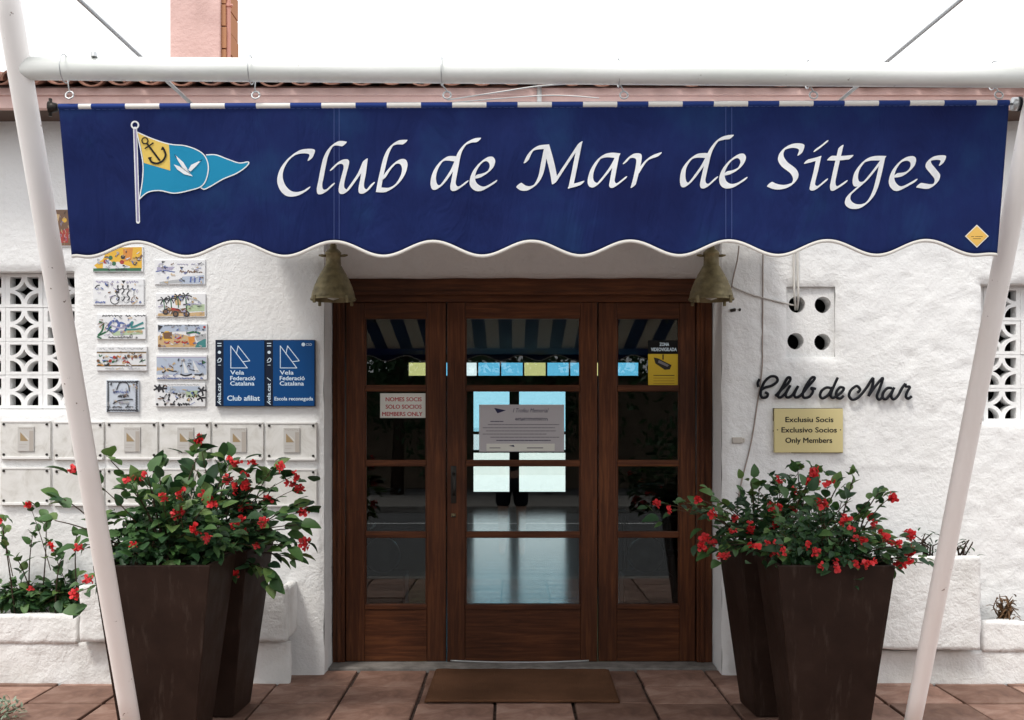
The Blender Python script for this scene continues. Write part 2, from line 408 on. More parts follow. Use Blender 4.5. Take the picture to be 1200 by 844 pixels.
def reveal_strip(fn, a0, a1, depth0, depth1, flip, nseg=None):
    "inner faces of an opening: fn(t, y) -> point"
    n1 = nseg or max(2, int(abs(a1-a0)/.03)); n2 = max(2, int((depth1-depth0)/.03)); b = len(mb.v)
    for i in range(n1+1):
        for j in range(n2+1): mb.v.append(tuple(fn(a0+(a1-a0)*i/n1, depth0+(depth1-depth0)*j/n2)))
    for i in range(n1):
        for j in range(n2):
            q = [b+i*(n2+1)+j, b+(i+1)*(n2+1)+j, b+(i+1)*(n2+1)+j+1, b+i*(n2+1)+j+1]
            mb.f.append(q[::-1] if flip else q); mb.m.append(0)
def wob(a, b, k=.003): return noise.noise(Vector((a*5, b*5, 7.7)))*k
Y0 = YW + .012
for (x0, x1, z0, z1), dep in ((LAT_L, .22), (LAT_R, .22), (VENT, .05)):
    y1 = YW + dep
    reveal_strip(lambda t, y: (x0+wob(t, y), y, t), z0, z1, Y0, y1, True)
    reveal_strip(lambda t, y: (x1+wob(t, y), y, t), z0, z1, Y0, y1, False)
    reveal_strip(lambda t, y: (t, y, z0+wob(t, y)), x0, x1, Y0, y1, False)
    reveal_strip(lambda t, y: (t, y, z1+wob(t, y)), x0, x1, Y0, y1, True)
YR = YD + .12
reveal_strip(lambda t, y: (DX0+wob(t, y), y, t), -.02, ZL1, Y0, YR, True)
reveal_strip(lambda t, y: (DX1+wob(t, y), y, t), -.02, ZL1, Y0, YR, False)
def sof(t, y):                                   # splayed lintel: drops towards the frame, then flat
    k = min(1, (y-Y0)/(YD-.03-Y0)); return (t, y, ZL1 + (ZL0-ZL1)*k + wob(t, y, .006))
reveal_strip(sof, DX0, DX1, Y0, YR, True)
wall = mb.build('facade_wall', M_WALL, bld, True)

# near-black sheets standing in for the shade behind lattice blocks and vent
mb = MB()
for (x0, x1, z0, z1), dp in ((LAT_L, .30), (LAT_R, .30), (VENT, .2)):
    mb = MB(); mb.box((x0-.1, YW+dp, z0-.1), (x1+.1, YW+dp+.04, z1+.1)); mb.build('void_shade_sheet', M_DARK, bld)

# ---- breeze blocks
def block_mesh(W_, H_, ins_x, ins_z, dep):
    a, b = W_-2*ins_x, H_-2*ins_z
    outer = [(-W_/2, -H_/2), (W_/2, -H_/2), (W_/2, H_/2), (-W_/2, H_/2)]
    holes = []
    for sx in (-1, 1):
        for sz in (-1, 1):
            cx_, cz_ = sx*a/2, sz*b/2; r = .405
            lp = [(cx_, cz_)] + [(cx_ - sx*r*a*math.cos(t*math.pi/2/8), cz_ - sz*r*b*math.sin(t*math.pi/2/8)) for t in range(9)]
            if sx*sz > 0: lp = lp[::-1]
            holes.append(lp)
    star = []; r = .528; k = math.sqrt(r*r-.25)
    t0 = math.atan2(k, .5); t1 = math.pi/2 - t0
    for (sx, sz) in ((-1, -1), (1, -1), (1, 1), (-1, 1)):
        arc = []
        for i in range(9):
            t = t0 + (t1-t0)*i/8; arc.append((sx*a/2 - sx*r*a*math.cos(t), sz*b/2 - sz*r*b*math.sin(t)))
        if sx*sz < 0: arc = arc
        else: arc = arc[::-1]
        star.append(arc)
    lp = []
    for k_, arc in enumerate(star):
        if lp and (Vector(arc[0])-Vector(lp[-1])).length > (Vector(arc[-1])-Vector(lp[-1])).length: arc = arc[::-1]
        elif not lp:
            nx = star[1]; d0 = min((Vector(arc[-1])-Vector(q)).length for q in (nx[0], nx[-1])); d1 = min((Vector(arc[0])-Vector(q)).length for q in (nx[0], nx[-1]))
            if d1 < d0: arc = arc[::-1]
        lp += arc
    clean = [lp[0]]
    for q in lp[1:]:
        if (Vector(q)-Vector(clean[-1])).length > 1e-4: clean.append(q)
    if (Vector(clean[0])-Vector(clean[-1])).length < 1e-4: clean.pop()
    holes.append(clean)
    return plate_mesh('lattice_block', outer, holes, dep)
def plate_mesh(name, outer, holes, dep):
    loops = [outer] + holes; flat = [q for lp in loops for q in lp]
    tris = tessellate_polygon([[Vector((x, z, 0)) for x, z in lp] for lp in loops])
    m = MB(); n_ = len(flat)
    m.v = [(x, 0, z) for x, z in flat] + [(x, dep, z) for x, z in flat]
    for t in tris:
        a, b, c = (Vector(flat[i]) for i in t); cr = (b.x-a.x)*(c.y-a.y)-(b.y-a.y)*(c.x-a.x)
        t = list(t) if cr > 0 else list(t)[::-1]
        m.f.append(t); m.m.append(0); m.f.append([i+n_ for i in t][::-1]); m.m.append(0)
    o = 0
    for li, lp in enumerate(loops):
        k = len(lp); ar = sum(lp[i][0]*lp[(i+1) % k][1]-lp[(i+1) % k][0]*lp[i][1] for i in range(k))
        for i in range(k):
            q = [o+i, o+(i+1) % k, o+(i+1) % k+n_, o+i+n_]
            if (ar > 0) != (li == 0): q = q[::-1]
            m.f.append(q[::-1]); m.m.append(0)
        o += k
    me = bpy.data.meshes.new(name); me.from_pydata(m.v, [], m.f); me.materials.append(M_WALL)
    bm = bmesh.new(); bm.from_mesh(me); bmesh.ops.recalc_face_normals(bm, faces=bm.faces[:]); bm.to_mesh(me); bm.free()
    return me
YB = YW + .10
sB = YB/F
bw, bh = 43.7*sB, 39.5*sB
bme = block_mesh(bw-.002, bh-.002, 5.0*sB, 3.6*sB, .075)
def screen(x_first, ncol, y_top, name_box, label):
    x0, x1, z0, z1 = name_box
    scr = MB()
    zt = H-(y_top-CY)*sB; xa = (x_first-CX)*sB
    # masonry margin round the blocks
    X0, X1, ZB, ZT = xa, xa+ncol*bw, zt-4*bh, zt
    scr.box((x0-.03, YB+.004, ZT+.001), (x1+.03, YB+.07, z1+.05)); scr.box((x0-.03, YB+.004, z0-.05), (x1+.03, YB+.07, ZB-.001))
    scr.box((x0-.03, YB+.004, ZB), (X0-.001, YB+.07, ZT)); 
    if X1 < x1: scr.box((X1+.001, YB+.004, ZB), (x1+.03, YB+.07, ZT))
    s_ = scr.build('lattice_window', M_WALL, bld); tag(s_, label)
    for i in range(ncol):
        for j in range(4):
            piece('lattice_block', bme, s_, Matrix.Translation((xa+(i+.5)*bw, YB+random.uniform(-.003, .003), zt-(j+.5)*bh)))
screen(6.7-2*43.7, 4, 321, LAT_L, 'pierced white breeze-block window left of the painted tiles')
screen(1152.5, 4, 336.5, LAT_R, 'pierced white breeze-block window at the right edge')

# ---- four-hole vent plate
vx = (VENT[0]+VENT[1])/2; vz = (VENT[2]+VENT[3])/2
hol = []
for cx_, cy_ in ((933.5, 357), (964, 357.5), (932, 400), (963.5, 401)):
    r_ = .046; q = P(cx_, cy_, YW+.03); hol.append([(q.x-vx + r_*math.cos(-2*math.pi*i/20), q.z-vz + r_*math.sin(-2*math.pi*i/20)) for i in range(20)])
hw, hh = (VENT[1]-VENT[0])/2+.004, (VENT[3]-VENT[2])/2+.004
vme = plate_mesh('vent_plate', [(-hw, -hh), (hw, -hh), (hw, hh), (-hw, hh)], hol, .12)
piece('vent_plate', vme, bld, Matrix.Translation((vx, YW+.024, vz)))

# ---- eaves: soffit, fascia, roof with barrel tiles, chimney
YE = 6.08
mb = MB(); mb.box((-4.7, YE+.02, 3.066), (4.7, YW+.3, 3.10)); mb.build('soffit', mat('soffit_timber_shade_tone', (.13,.095,.08), .85, .2), bld)  # shade under the eaves is put into the dark brown colour
mb = MB(); mb.box((-4.7, YE, 3.058), (4.7, YE+.05, 3.12)); mb.box((-4.7, YE-.012, 3.1205), (4.7, YE+.06, 3.162), 0, .004)
mb.build('fascia', M_FASCIA, bld)
SL = .22
mb = MB(); mb.add([(-4.7, YE-.02, 3.165), (4.7, YE-.02, 3.165), (4.7, 12.5, 3.165+SL*6.59), (-4.7, 12.5, 3.165+SL*6.59)], [(0,1,2,3)])
mb.add([(-4.7, 12.5, 3.165+SL*6.59), (4.7, 12.5, 3.165+SL*6.59), (4.7, 20.5, 3.1), (-4.7, 20.5, 3.1)], [(0,1,2,3)])
roof = mb.build('roof', M_ROOF, bld)
def barrel(r0, r1, ln, up):
    m = MB(); n_ = 10; t = .012
    for k, (r_, y_) in enumerate(((r0, 0), (r1, ln))):
        for rr in (r_, r_-t):
            for i in range(n_+1):
                a = math.pi*i/n_; m.v.append((rr*math.cos(a), y_, rr*math.sin(a)*up))
    w_ = n_+1
    for i in range(n_):
        m.f += [[i, i+1, 2*w_+i+1, 2*w_+i], [w_+i+1, w_+i, 3*w_+i, 3*w_+i+1], [i+1, i, w_+i, w_+i+1], [2*w_+i, 2*w_+i+1, 3*w_+i+1, 3*w_+i]]
    m.m = [0]*len(m.f)
    me = bpy.data.meshes.new('roof_tile'); me.from_pydata(m.v, [], m.f); me.materials.append(M_ROOF)
    bm = bmesh.new(); bm.from_mesh(me); bmesh.ops.recalc_face_normals(bm, faces=bm.faces[:]); bm.to_mesh(me); bm.free(); return me
cover, pan = barrel(.078, .062, .42, .8), barrel(.07, .055, .42, -.62)
pitch = .157
for c in range(3):
    for i in range(-29, 30):
        x = i*pitch; y = YE-.08 + c*.36; z = 3.168 + SL*(y-YE+.08)
        tl = Matrix.Rotation(math.atan(SL)+.02, 4, 'X')
        if c == 0: piece('roof_tile', pan, roof, Matrix.Translation((x, y+random.uniform(-.03, .015), z+.026)) @ tl @ Matrix.Rotation(random.uniform(-.03, .03), 4, 'Z'))
        piece('roof_tile', cover, roof, Matrix.Translation((x+pitch/2, y+.02+random.uniform(-.015, .02), z+.012)) @ tl @ Matrix.Rotation(random.uniform(-.03, .03), 4, 'Z'))
YC = 8.2
a = P(199, 90, YC); b_ = P(258, -90, YC)
mb = MB(); mb.box((a.x, YC, 3.5), (b_.x, YC+.42, b_.z), 0, .008)
ch = mb.build('chimney', M_CHIM, roof)
mb = MB()
for k in range(9):
    z0 = 3.6 + k*.16; mb.box((b_.x+.002, YC+.02+.01*random.random(), z0), (b_.x+.03+.012*random.random(), YC+.4, z0+.15))
M_BRK = mat('exposed_orange_brick', (.42,.22,.12), .9, .2)
mb.build('exposed_brick_edge', M_BRK, ch)
mb = MB(); px_ = P(265, 0, YC).x; mb.tube([(px_, YC+.06, 3.6), (px_, YC+.06, 4.6)], .018, 10)
zc = P(265, 3, YC).z; mb.tube([(px_-.03, YC+.05, zc), (px_+.035, YC+.05, zc)], .008, 8); mb.tube([(px_, YC+.06, zc-.01), (px_, YC+.06, zc+.012)], .026, 10)
M_PIPE = mat('salmon_pipe_paint', (.58,.30,.24), .6, .3); mb.build('drain_pipe', M_PIPE, ch)

# ---- the room behind the glass
YBK = 20.0
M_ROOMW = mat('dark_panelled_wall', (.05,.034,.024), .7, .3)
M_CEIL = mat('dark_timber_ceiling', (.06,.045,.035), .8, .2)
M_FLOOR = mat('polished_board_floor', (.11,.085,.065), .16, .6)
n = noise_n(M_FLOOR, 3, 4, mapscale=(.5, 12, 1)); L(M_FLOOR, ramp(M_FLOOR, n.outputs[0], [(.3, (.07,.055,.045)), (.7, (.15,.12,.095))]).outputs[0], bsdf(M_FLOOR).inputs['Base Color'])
wv = N(M_FLOOR, 'ShaderNodeTexWave', wave_type='BANDS', bands_direction='Y'); wv.inputs['Scale'].default_value = 1.2; wv.inputs['Distortion'].default_value = .3
tcf = N(M_FLOOR, 'ShaderNodeTexCoord'); L(M_FLOOR, tcf.outputs['Object'], wv.inputs['Vector'])
L(M_FLOOR, bump(M_FLOOR, wv.outputs[0], .06, .006).outputs[0], bsdf(M_FLOOR).inputs['Normal'])
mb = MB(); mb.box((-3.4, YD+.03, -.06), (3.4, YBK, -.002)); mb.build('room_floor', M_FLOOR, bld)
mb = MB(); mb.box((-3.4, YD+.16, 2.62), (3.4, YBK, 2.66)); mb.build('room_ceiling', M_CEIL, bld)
mb = MB()
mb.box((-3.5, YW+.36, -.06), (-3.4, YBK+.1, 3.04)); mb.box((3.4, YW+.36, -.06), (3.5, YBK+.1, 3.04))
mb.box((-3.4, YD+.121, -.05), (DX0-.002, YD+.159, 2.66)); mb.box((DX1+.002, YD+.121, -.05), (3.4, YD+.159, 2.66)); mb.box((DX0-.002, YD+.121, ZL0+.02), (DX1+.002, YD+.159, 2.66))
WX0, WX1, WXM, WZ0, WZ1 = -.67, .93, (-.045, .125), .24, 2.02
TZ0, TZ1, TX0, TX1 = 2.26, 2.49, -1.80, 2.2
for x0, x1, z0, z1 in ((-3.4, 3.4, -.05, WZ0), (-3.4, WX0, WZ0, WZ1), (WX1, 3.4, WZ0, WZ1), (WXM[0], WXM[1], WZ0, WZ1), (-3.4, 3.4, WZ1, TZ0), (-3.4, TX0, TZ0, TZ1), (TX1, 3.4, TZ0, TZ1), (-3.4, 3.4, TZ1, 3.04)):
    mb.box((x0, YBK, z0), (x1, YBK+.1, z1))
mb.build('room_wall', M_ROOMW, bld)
bwin = MB()
for z in (.92, 1.24): bwin.box((WX0, YBK+.02, z), (WXM[0], YBK+.06, z+.05)); bwin.box((WXM[1], YBK+.02, z), (WX1, YBK+.06, z+.05))
bw_ = bwin.build('rear_window', M_ROOMW, bld)
for xa, xb in ((WX0, WXM[0]), (WXM[1], WX1)):
    for z0, z1, gm in ((WZ0, .92, M_GCLR), (.97, 1.24, M_GCLR), (1.29, WZ1, M_GBLUE2)):
        q = MB(); q.box((xa, YBK+.035, z0), (xb, YBK+.043, z1)); q.build('pane', gm, bw_)
tw = MB(); k = 0; x = TX0; bars = []
while x < TX1-.05:
    bars.append(x); x += .40
for x in bars[1:]: tw.box((x-.015, YBK+.02, TZ0), (x+.015, YBK+.06, TZ1))
tw_ = tw.build('transom_window', M_ROOMW, bld)
seq = [M_GYEL, M_GBLUE, M_GCLR, M_GBLUE, M_GBLUE, M_GYEL, M_GBLUE, M_GBLUE, M_GYEL, M_GBLUE]
for i, x in enumerate(bars):
    q = MB(); q.box((x+(.015 if i else 0), YBK+.035, TZ0), (min(x+.40, TX1)-(.015 if i < len(bars)-1 else 0), YBK+.043, TZ1)); q.build('pane', seq[i % len(seq)], tw_)

# ---- entrance: frame, door leaf and two side panels
def DXp(px, Y=YD): return (px-CX)*Y/F
def DZp(py, Y=YD): return H-(py-CY)*Y/F
ZT, ZG0, ZG1, ZBOT = DZp(333), DZp(708.5), DZp(373.5), .012
mb = MB()
mb.box((DXp(404)+.001, YD-.002, DZp(354)), (DXp(816.5)-.001, YD+.10, ZL0+.01), 0, .004)
mb.box((DXp(407), YD-.02, DZp(346)), (DXp(813), YD-.0015, DZp(342)), 0, .002)
fr_ = mb.build('door_frame', M_WH, bld)
for xa, xb, xc, xd in ((DX0+.004, DXp(404), DXp(396), DXp(400)), (DXp(816.5), DX1-.004, DXp(820.5), DXp(824.5))):
    mb = MB(); mb.box((xa, YD-.005, .004), (xb, YD+.10, ZL0+.008), 0, .004); mb.build('jamb', M_WV, fr_)
    mb = MB(); mb.box((xc, YD-.022, .012), (xd, YD-.0055, DZp(345)), 0, .002); mb.build('jamb_moulding', M_WV, fr_)
def leaf(name, label, x0, xg0, xg1, x1, y):
    root = MB(); root.box((DXp(x0), y, ZBOT), (DXp(xg0), y+.05, DZp(354)-.001), 0, .004); root.box((DXp(xg1), y, ZBOT), (DXp(x1), y+.05, DZp(354)-.001), 0, .004)
    d = root.build(name, M_WV, bld); tag(d, label)
    X0, X1 = DXp(xg0)+.0005, DXp(xg1)-.0005
    m = MB(); m.box((X0, y+.003, ZG1), (X1, y+.047, DZp(354)-.001), 0, .003); m.build('top_rail', M_WH, d)
    m = MB(); m.box((X0, y+.003, ZBOT), (X1, y+.047, ZG0), 0, .003); m.build('bottom_panel', M_WH, d)
    m = MB(); m.box((X0, y-.004, ZG0-.03), (X1, y+.0025, ZG0-.004), 0, .002); m.build('panel_moulding', M_WH, d)
    ed = [ZG0]
    for py in (627, 543, 455):
        z = DZp(py); m = MB(); m.box((X0, y+.006, z-.019), (X1, y+.044, z+.019), 0, .005); m.build('glazing_bar', M_WH, d); ed += [z-.019, z+.019]
    ed.append(ZG1)
    for k in range(0, 8, 2):
        m = MB(); m.box((X0, y+.022, ed[k]), (X1, y+.026, ed[k+1])); m.build('pane', M_GLASS, d)
    # thin beads round the glass
    m = MB(); m.box((X0, y+.010, ZG0), (X0+.008, y+.0215, ZG1)); m.box((X1-.008, y+.010, ZG0), (X1, y+.0215, ZG1)); m.build('glazing_bead', M_WV, d)
    return d
sl = leaf('side_panel', 'fixed glazed panel left of the door leaf', 405, 427, 500, 522.5, YD+.012)
dr = leaf('entrance_door', 'glazed wooden door leaf in the middle', 524, 545, 680.5, 700, YD+.004)
sr = leaf('side_panel', 'fixed glazed panel right of the door leaf', 701.5, 723, 797, 815.5, YD+.012)
mb = MB(); hx = DXp(531.5); mb.box((hx-.016, YD-.002, DZp(590)), (hx+.016, YD+.0035, DZp(546)), 0, .003)
mb.tube([(hx, YD-.002, DZp(556)), (hx, YD-.045, DZp(556)), (hx+.004, YD-.05, DZp(560)), (hx+.006, YD-.05, DZp(573)), (hx+.002, YD-.046, DZp(580))], .011, 8)
mb.lathe([(0, 0), (.012, 0), (.012, .006), (0, .006)], (hx, YD-.003, DZp(606)), 12)
mb.build('handle', M_IRON, dr, True)
mb = MB(); mb.lathe([(.0, .0), (.013, 0), (.013, .02), (0, .02)], (hx-.001, YD+.002, DZp(606)), 12); mb.build('keyhole_cover', M_BRASS, dr)
mb = MB(); mb.tube([(DXp(528+i*8.1), YD-.006, .016-.010*math.sin(math.pi*i/20)+.004) for i in range(21)], .005, 6); mb.build('weather_strip', M_STEEL, dr, True)

# ---- threshold, pavement, road
mb = MB(); mb.box((DX0+.004, YW+.14, -.05), (DX1-.004, YD+.02, .010), 0, .004)
tag(mb.build('threshold', M_STONE, None), kind='structure')
mb = MB(); mb.add([(-600, 3.0, -.002), (600, 3.0, -.002), (600, 3.0, -.2), (-600, 3.0, -.2)], [(0, 1, 2, 3)])
mb.add([(-60, 3.0, -.016), (60, 3.0, -.016), (60, YW+.2, -.016), (-60, YW+.2, -.016)], [(0,1,2,3)])
pav = mb.build('pavement', M_MORTAR); tag(pav, kind='structure')
TS = .39; tX, tY = -.475, 5.735
def tile_mesh(wx, wy):
    bm = bmesh.new(); bmesh.ops.create_cube(bm, size=1)
    for v in bm.verts: v.co = Vector((v.co.x*wx, v.co.y*wy, v.co.z*.03))
    bmesh.ops.bevel(bm, geom=[e for e in bm.edges], offset=.006, segments=2, profile=.6, affect='EDGES')
    me = bpy.data.meshes.new('paving_tile'); bm.to_mesh(me); bm.free(); me.materials.append(M_TILE); return me
tms = [tile_mesh(TS-.014, TS-.022), tile_mesh(TS-.019, TS-.018), tile_mesh(TS-.013, TS-.027)]
for j in range(-7, 2):
    for i in range(-10, 13):
        y = tY + (j+.5)*TS; x = tX + (i+.5)*TS
        t_ = piece('paving_tile', random.choice(tms), pav, Matrix.Translation((x+random.uniform(-.003, .003), y+random.uniform(-.003, .003), -.0155+random.uniform(-.0025, .0025))) @ Matrix.Rotation(random.uniform(-.006, .006), 4, 'Z') @ Matrix.Rotation(random.uniform(-.006, .006), 4, 'X'))
mb = MB(); mb.box((-4.4, tY+2*TS+.003, -.04), (DX0, YW+.1, -.006)); mb.box((DX1, tY+2*TS+.003, -.04), (4.4, YW+.1, -.006)); mb.box((DX0, tY+2*TS+.003, -.04), (DX1, YW+.139, -.004))
mb.build('cement_strip', M_STONE, pav)
mb = MB(); mb.box((-60, 2.72, -.3), (60, 2.996, -.012), 0, .01); tag(mb.build('kerb', M_STONE), kind='structure')
mb = MB(); mb.add([(-1500, -1500, -.17), (1500, -1500, -.17), (1500, 1500, -.17), (-1500, 1500, -.17)], [(0,1,2,3)])
tag(mb.build('ground', M_ASPH), kind='structure')
M_SAND = mat('pale_terrace_paving', (.80,.79,.76), .8, .2)
mb = MB(); mb.box((-14, YBK+.12, -.16), (14, YBK+14, -.03)); mb.box((-14, YBK+13.5, -.03), (14, YBK+13.8, .62)); tag(mb.build('sea_terrace', M_SAND), kind='structure')
M_SEA = mat('sea_water', (.06,.16,.2), .15, .5)
mb = MB(); mb.add([(-1500, YBK+20, -.16), (1500, YBK+20, -.16), (1500, 1500, -.16), (-1500, 1500, -.16)], [(0,1,2,3)]); tag(mb.build('sea', M_SEA), kind='structure')
M_PAINTW = mat('road_marking_paint', (.7,.7,.68), .7, .3)
mb = MB(); mb.add([(-60, 1.9, -.166), (60, 1.9, -.166), (60, 2.02, -.166), (-60, 2.02, -.166)], [(0,1,2,3)]); mb.add([(-60, -5.0, -.166), (60, -5.0, -.166), (60, -4.85, -.166), (-60, -4.85, -.166)], [(0,1,2,3)])
tag(mb.build('road_marking', M_PAINTW), kind='structure')
mb = MB(); mb.box((-60, -10.5, -.3), (60, -7.2, -.05), 0, .02); tag(mb.build('far_pavement', M_STONE), kind='structure')

# ---- stucco flower beds at the wall foot
def lumpy_box(mb, a, b, st=.022, amp=.010, round_=.012):
    bm = bmesh.new()
    def grid(o, u, v, nu, nv):
        g = [[bm.verts.new(o + u*(i/nu) + v*(j/nv)) for j in range(nv+1)] for i in range(nu+1)]
        for i in range(nu):
            for j in range(nv): bm.faces.new((g[i][j], g[i+1][j], g[i+1][j+1], g[i][j+1]))
    a, b = Vector(a), Vector(b); d = b-a; nx, ny, nz = (max(2, int(q/st)) for q in d)
    X, Y, Z = Vector((d.x,0,0)), Vector((0,d.y,0)), Vector((0,0,d.z))
    grid(a, X, Z, nx, nz); grid(a+Y+X, -X, Z, nx, nz); grid(a+Y, -Y, Z, ny, nz); grid(a+X, Y, Z, ny, nz); grid(a+Z, X, Y, nx, ny); grid(a+Y, X, -Y, nx, ny)
    bmesh.ops.remove_doubles(bm, verts=bm.verts[:], dist=1e-5)
    c = (a+b)/2
    for v in bm.verts:
        p = v.co.copy(); e = [min(abs(p[k]-a[k]), abs(p[k]-b[k])) for k in range(3)]
        near = sorted(e); pull = round_*math.exp(-(near[1]/.02)**2)*.7
        dirc = (c-p).normalized() if pull > 1e-5 else Vector()
        nv = noise.noise_vector(p*8)*amp*.55 + noise.noise_vector(p*19)*amp*.5
        v.co = p + dirc*pull + nv
    mb.bm(bm)
YF = 6.17
def bed(label, xs_low, xs_block, z_low, z_blk0, z_blk1, mirror):
    t = thing('flower_bed', label, 'flower bed', ((xs_low[0]+xs_block[1])/2 if not mirror else (xs_block[0]+xs_low[1])/2, YF, 0))
    m = MB(); x0, x1 = min(xs_low[0], xs_block[0]), max(xs_low[1], xs_block[1])
    zb = min(z_low, z_blk0)-.012
    lumpy_box(m, (x0, YF, -.02), (x1, YF+.06, zb)); m.build('plinth', M_WALL2, t, True)
    m = MB(); lumpy_box(m, (xs_low[0], YF-.006, zb-.01), (xs_low[1], YF+.05, z_low)); m.build('bed_wall', M_WALL2, t, True)
    m = MB(); lumpy_box(m, (xs_block[0], YF-.075, z_blk0), (xs_block[1], YF-.02, z_blk1)); lumpy_box(m, (xs_block[0], YF-.03, z_blk0+.01), (xs_block[0]+.06, YW+.0, z_blk1-.01)); lumpy_box(m, (xs_block[1]-.06, YF-.03, z_blk0+.01), (xs_block[1], YW+.0, z_blk1-.01))
    lumpy_box(m, (xs_block[0]+.03, YF-.04, z_blk0), (xs_block[1]-.03, YW, z_blk0+.06))
    m.build('projecting_trough', M_WALL2, t, True)
    m = MB(); m.box((xs_low[0], YF+.02, z_low-.2), (xs_low[1], YW-.001, z_low-.03)); m.box((xs_block[0]+.02, YF-.03, z_blk1-.16), (xs_block[1]-.02, YW-.001, z_blk1-.035)); m.build('soil', M_SOIL, t)
    return t
bed('low white flower bed with begonias under the marble plaques', (-4.3, PX(93, YF)), (PX(92, 6.1), PX(337, 6.1)), .37, .235, .535, False)
bed('low white flower bed with dried stalks at the right wall', (PX(1149, YF), 4.3), (1.30, PX(1150, 6.1)), .335, .19, .69, True)

# ================================================================== awning frame and banner
def ext(a, b, za, zb):
    d = (b-a)/(b.z-a.z); return a + d*(za-a.z), a + d*(zb-a.z)
pl0, pl1 = ext(P(153, 844, 4.75), P(9, 0, 3.587), -.004, 2.96)
pr0, pr1 = ext(P(1070, 844, 4.75), P(1177, 300, 3.87), -.004, 2.96)
aw = thing('tubular_awning', 'cream painted tubular awning frame leaning out from the wall over the entrance', 'awning frame', (0, 4.85, 0))
for a, b, pr_ in ((pl0, pl1, .0385), (pr0, pr1, .0345)):
    mb = MB(); mb.tube([a + (b-a)*(i/10) for i in range(11)], pr_, 24); mb.build('post', M_POST, aw, True)
    mb = MB(); mb.lathe([(.0, 0), (.075, 0), (.075, .008), (.045, .012)], (a.x, a.y, 0.003), 20); mb.build('base_plate', M_POST, aw)
ba, bb = P(22, 80, 3.673), P(1217, 89, 3.61)
mb = MB(); mb.tube([ba + (bb-ba)*(i/12) for i in range(13)], 0.037, 24); bar = mb.build('crossbar', M_BAR, aw, True)
for px in (110,):
    q = P(px, 64, 3.64); mb = MB(); mb.lathe([(0, -.01), (.011, -.01), (.009, .004), (0, .007)], (q.x, q.y, q.z+.003), 10); mb.build('bolt', M_STEEL, aw)
for a, s_ in ((pl1, -1), (pr1, 1)):
    mb = MB(); t = a + (Vector((0, 0, 0))); e = Vector((a.x + (.02 if s_ < 0 else -.11), YW+.02, 2.955))
    mb.tube([a + Vector((0, 0, -.05)), e], .0085, 10); mb.build('stay_rod', M_STEEL, aw, True)
    mb = MB(); mb.box((e.x-.03, YW-.02, e.z-.05), (e.x+.03, YW+.004, e.z+.05), 0, .003); mb.build('wall_plate', M_STEEL, aw)

def BS(px, py, o=0.0):
    v = (py-120)/180.0
    y = 3.665 + .075*v + (.3+.7*v)*(.0065*math.sin(px*.0175+.6) + .0035*math.sin(px*.043+2.1+v)) + .0025*math.sin(px*.0287+3*v)
    y += .004*math.exp(-((px-392)/9)**2) + .004*math.exp(-((px-854)/9)**2)
    y += .0018*math.sin(px*.11+2.2*v*math.sin(px*.013))*math.exp(-max(v, 0)*3.2) + .0022*math.sin(px*.075-3*v)*max(0, v-.55)*2
    y += .0022*math.sin((px*.35+py)*.055+1.3*math.sin(px*.009))*math.sin(px*.0061+1)
    for hx_ in (82, 300, 524, 731, 953, 1170):
        d = abs(px-hx_); y += -.006*math.exp(-(d/(14+70*max(v, 0)))**2)*math.exp(-max(v, 0)*5)
    return P(px, py, y) + Vector((0, -o, 0))
def btop(px): return 121.5 - 4.5*(px-70)/1113
def bbot(px):
    e = 303 - 2*(px-84)/1084
    return e - 1 - 8.6*(1+math.cos((max(px, 90)-160.5)/115.6*2*math.pi))*max(0, min(1, (1170-px)/30))*max(0, min(1, (px-76)/20))
ban = thing('banner', 'navy blue canvas banner with scalloped edge and white Club de Mar de Sitges lettering', 'banner', tuple(BS(600, 210)))
NX, NV = 300, 26; mb = MB()
for i in range(NX+1):
    for j in range(NV+1):
        v = j/NV; xl, xr = 68.5+15.5*v, 1183-14.5*v; px = xl + (xr-xl)*i/NX; t, b = btop(px), bbot(px)
        mb.v.append(tuple(BS(px, t+(b-t)*v)))
for i in range(NX):
    for j in range(NV):
        a = i*(NV+1)+j; mb.f.append([a, a+1, a+NV+2, a+NV+1]); mb.m.append(0)
cl = mb.build('canvas', M_BLUE, ban, True)
so = cl.modifiers.new('thickness', 'SOLIDIFY'); so.thickness = .0025; so.offset = -1
# bottom binding tape
mb = MB(); prev = None
for i in range(NX*2+1):
    px = 84.2 + (1168.3-84.2)*i/(NX*2); b = bbot(px); ds = (bbot(px+1)-bbot(px-1))/2; k = math.sqrt(1+ds*ds)
    ring = [BS(px, b-2.7*k, .0010), BS(px, b-1.2*k, .0022), BS(px, b+1.0, .0016), BS(px, b+1.0, -.0045), BS(px, b-2.7*k, -.0045)]
    q = len(mb.v); mb.v += [tuple(r_) for r_ in ring]
    if prev is not None:
        for j in range(4): mb.f.append([prev+j, prev+j+1, q+j+1, q+j]); mb.m.append(0)
    prev = q
mb.build('edge_binding', M_TRIM, cl, True)
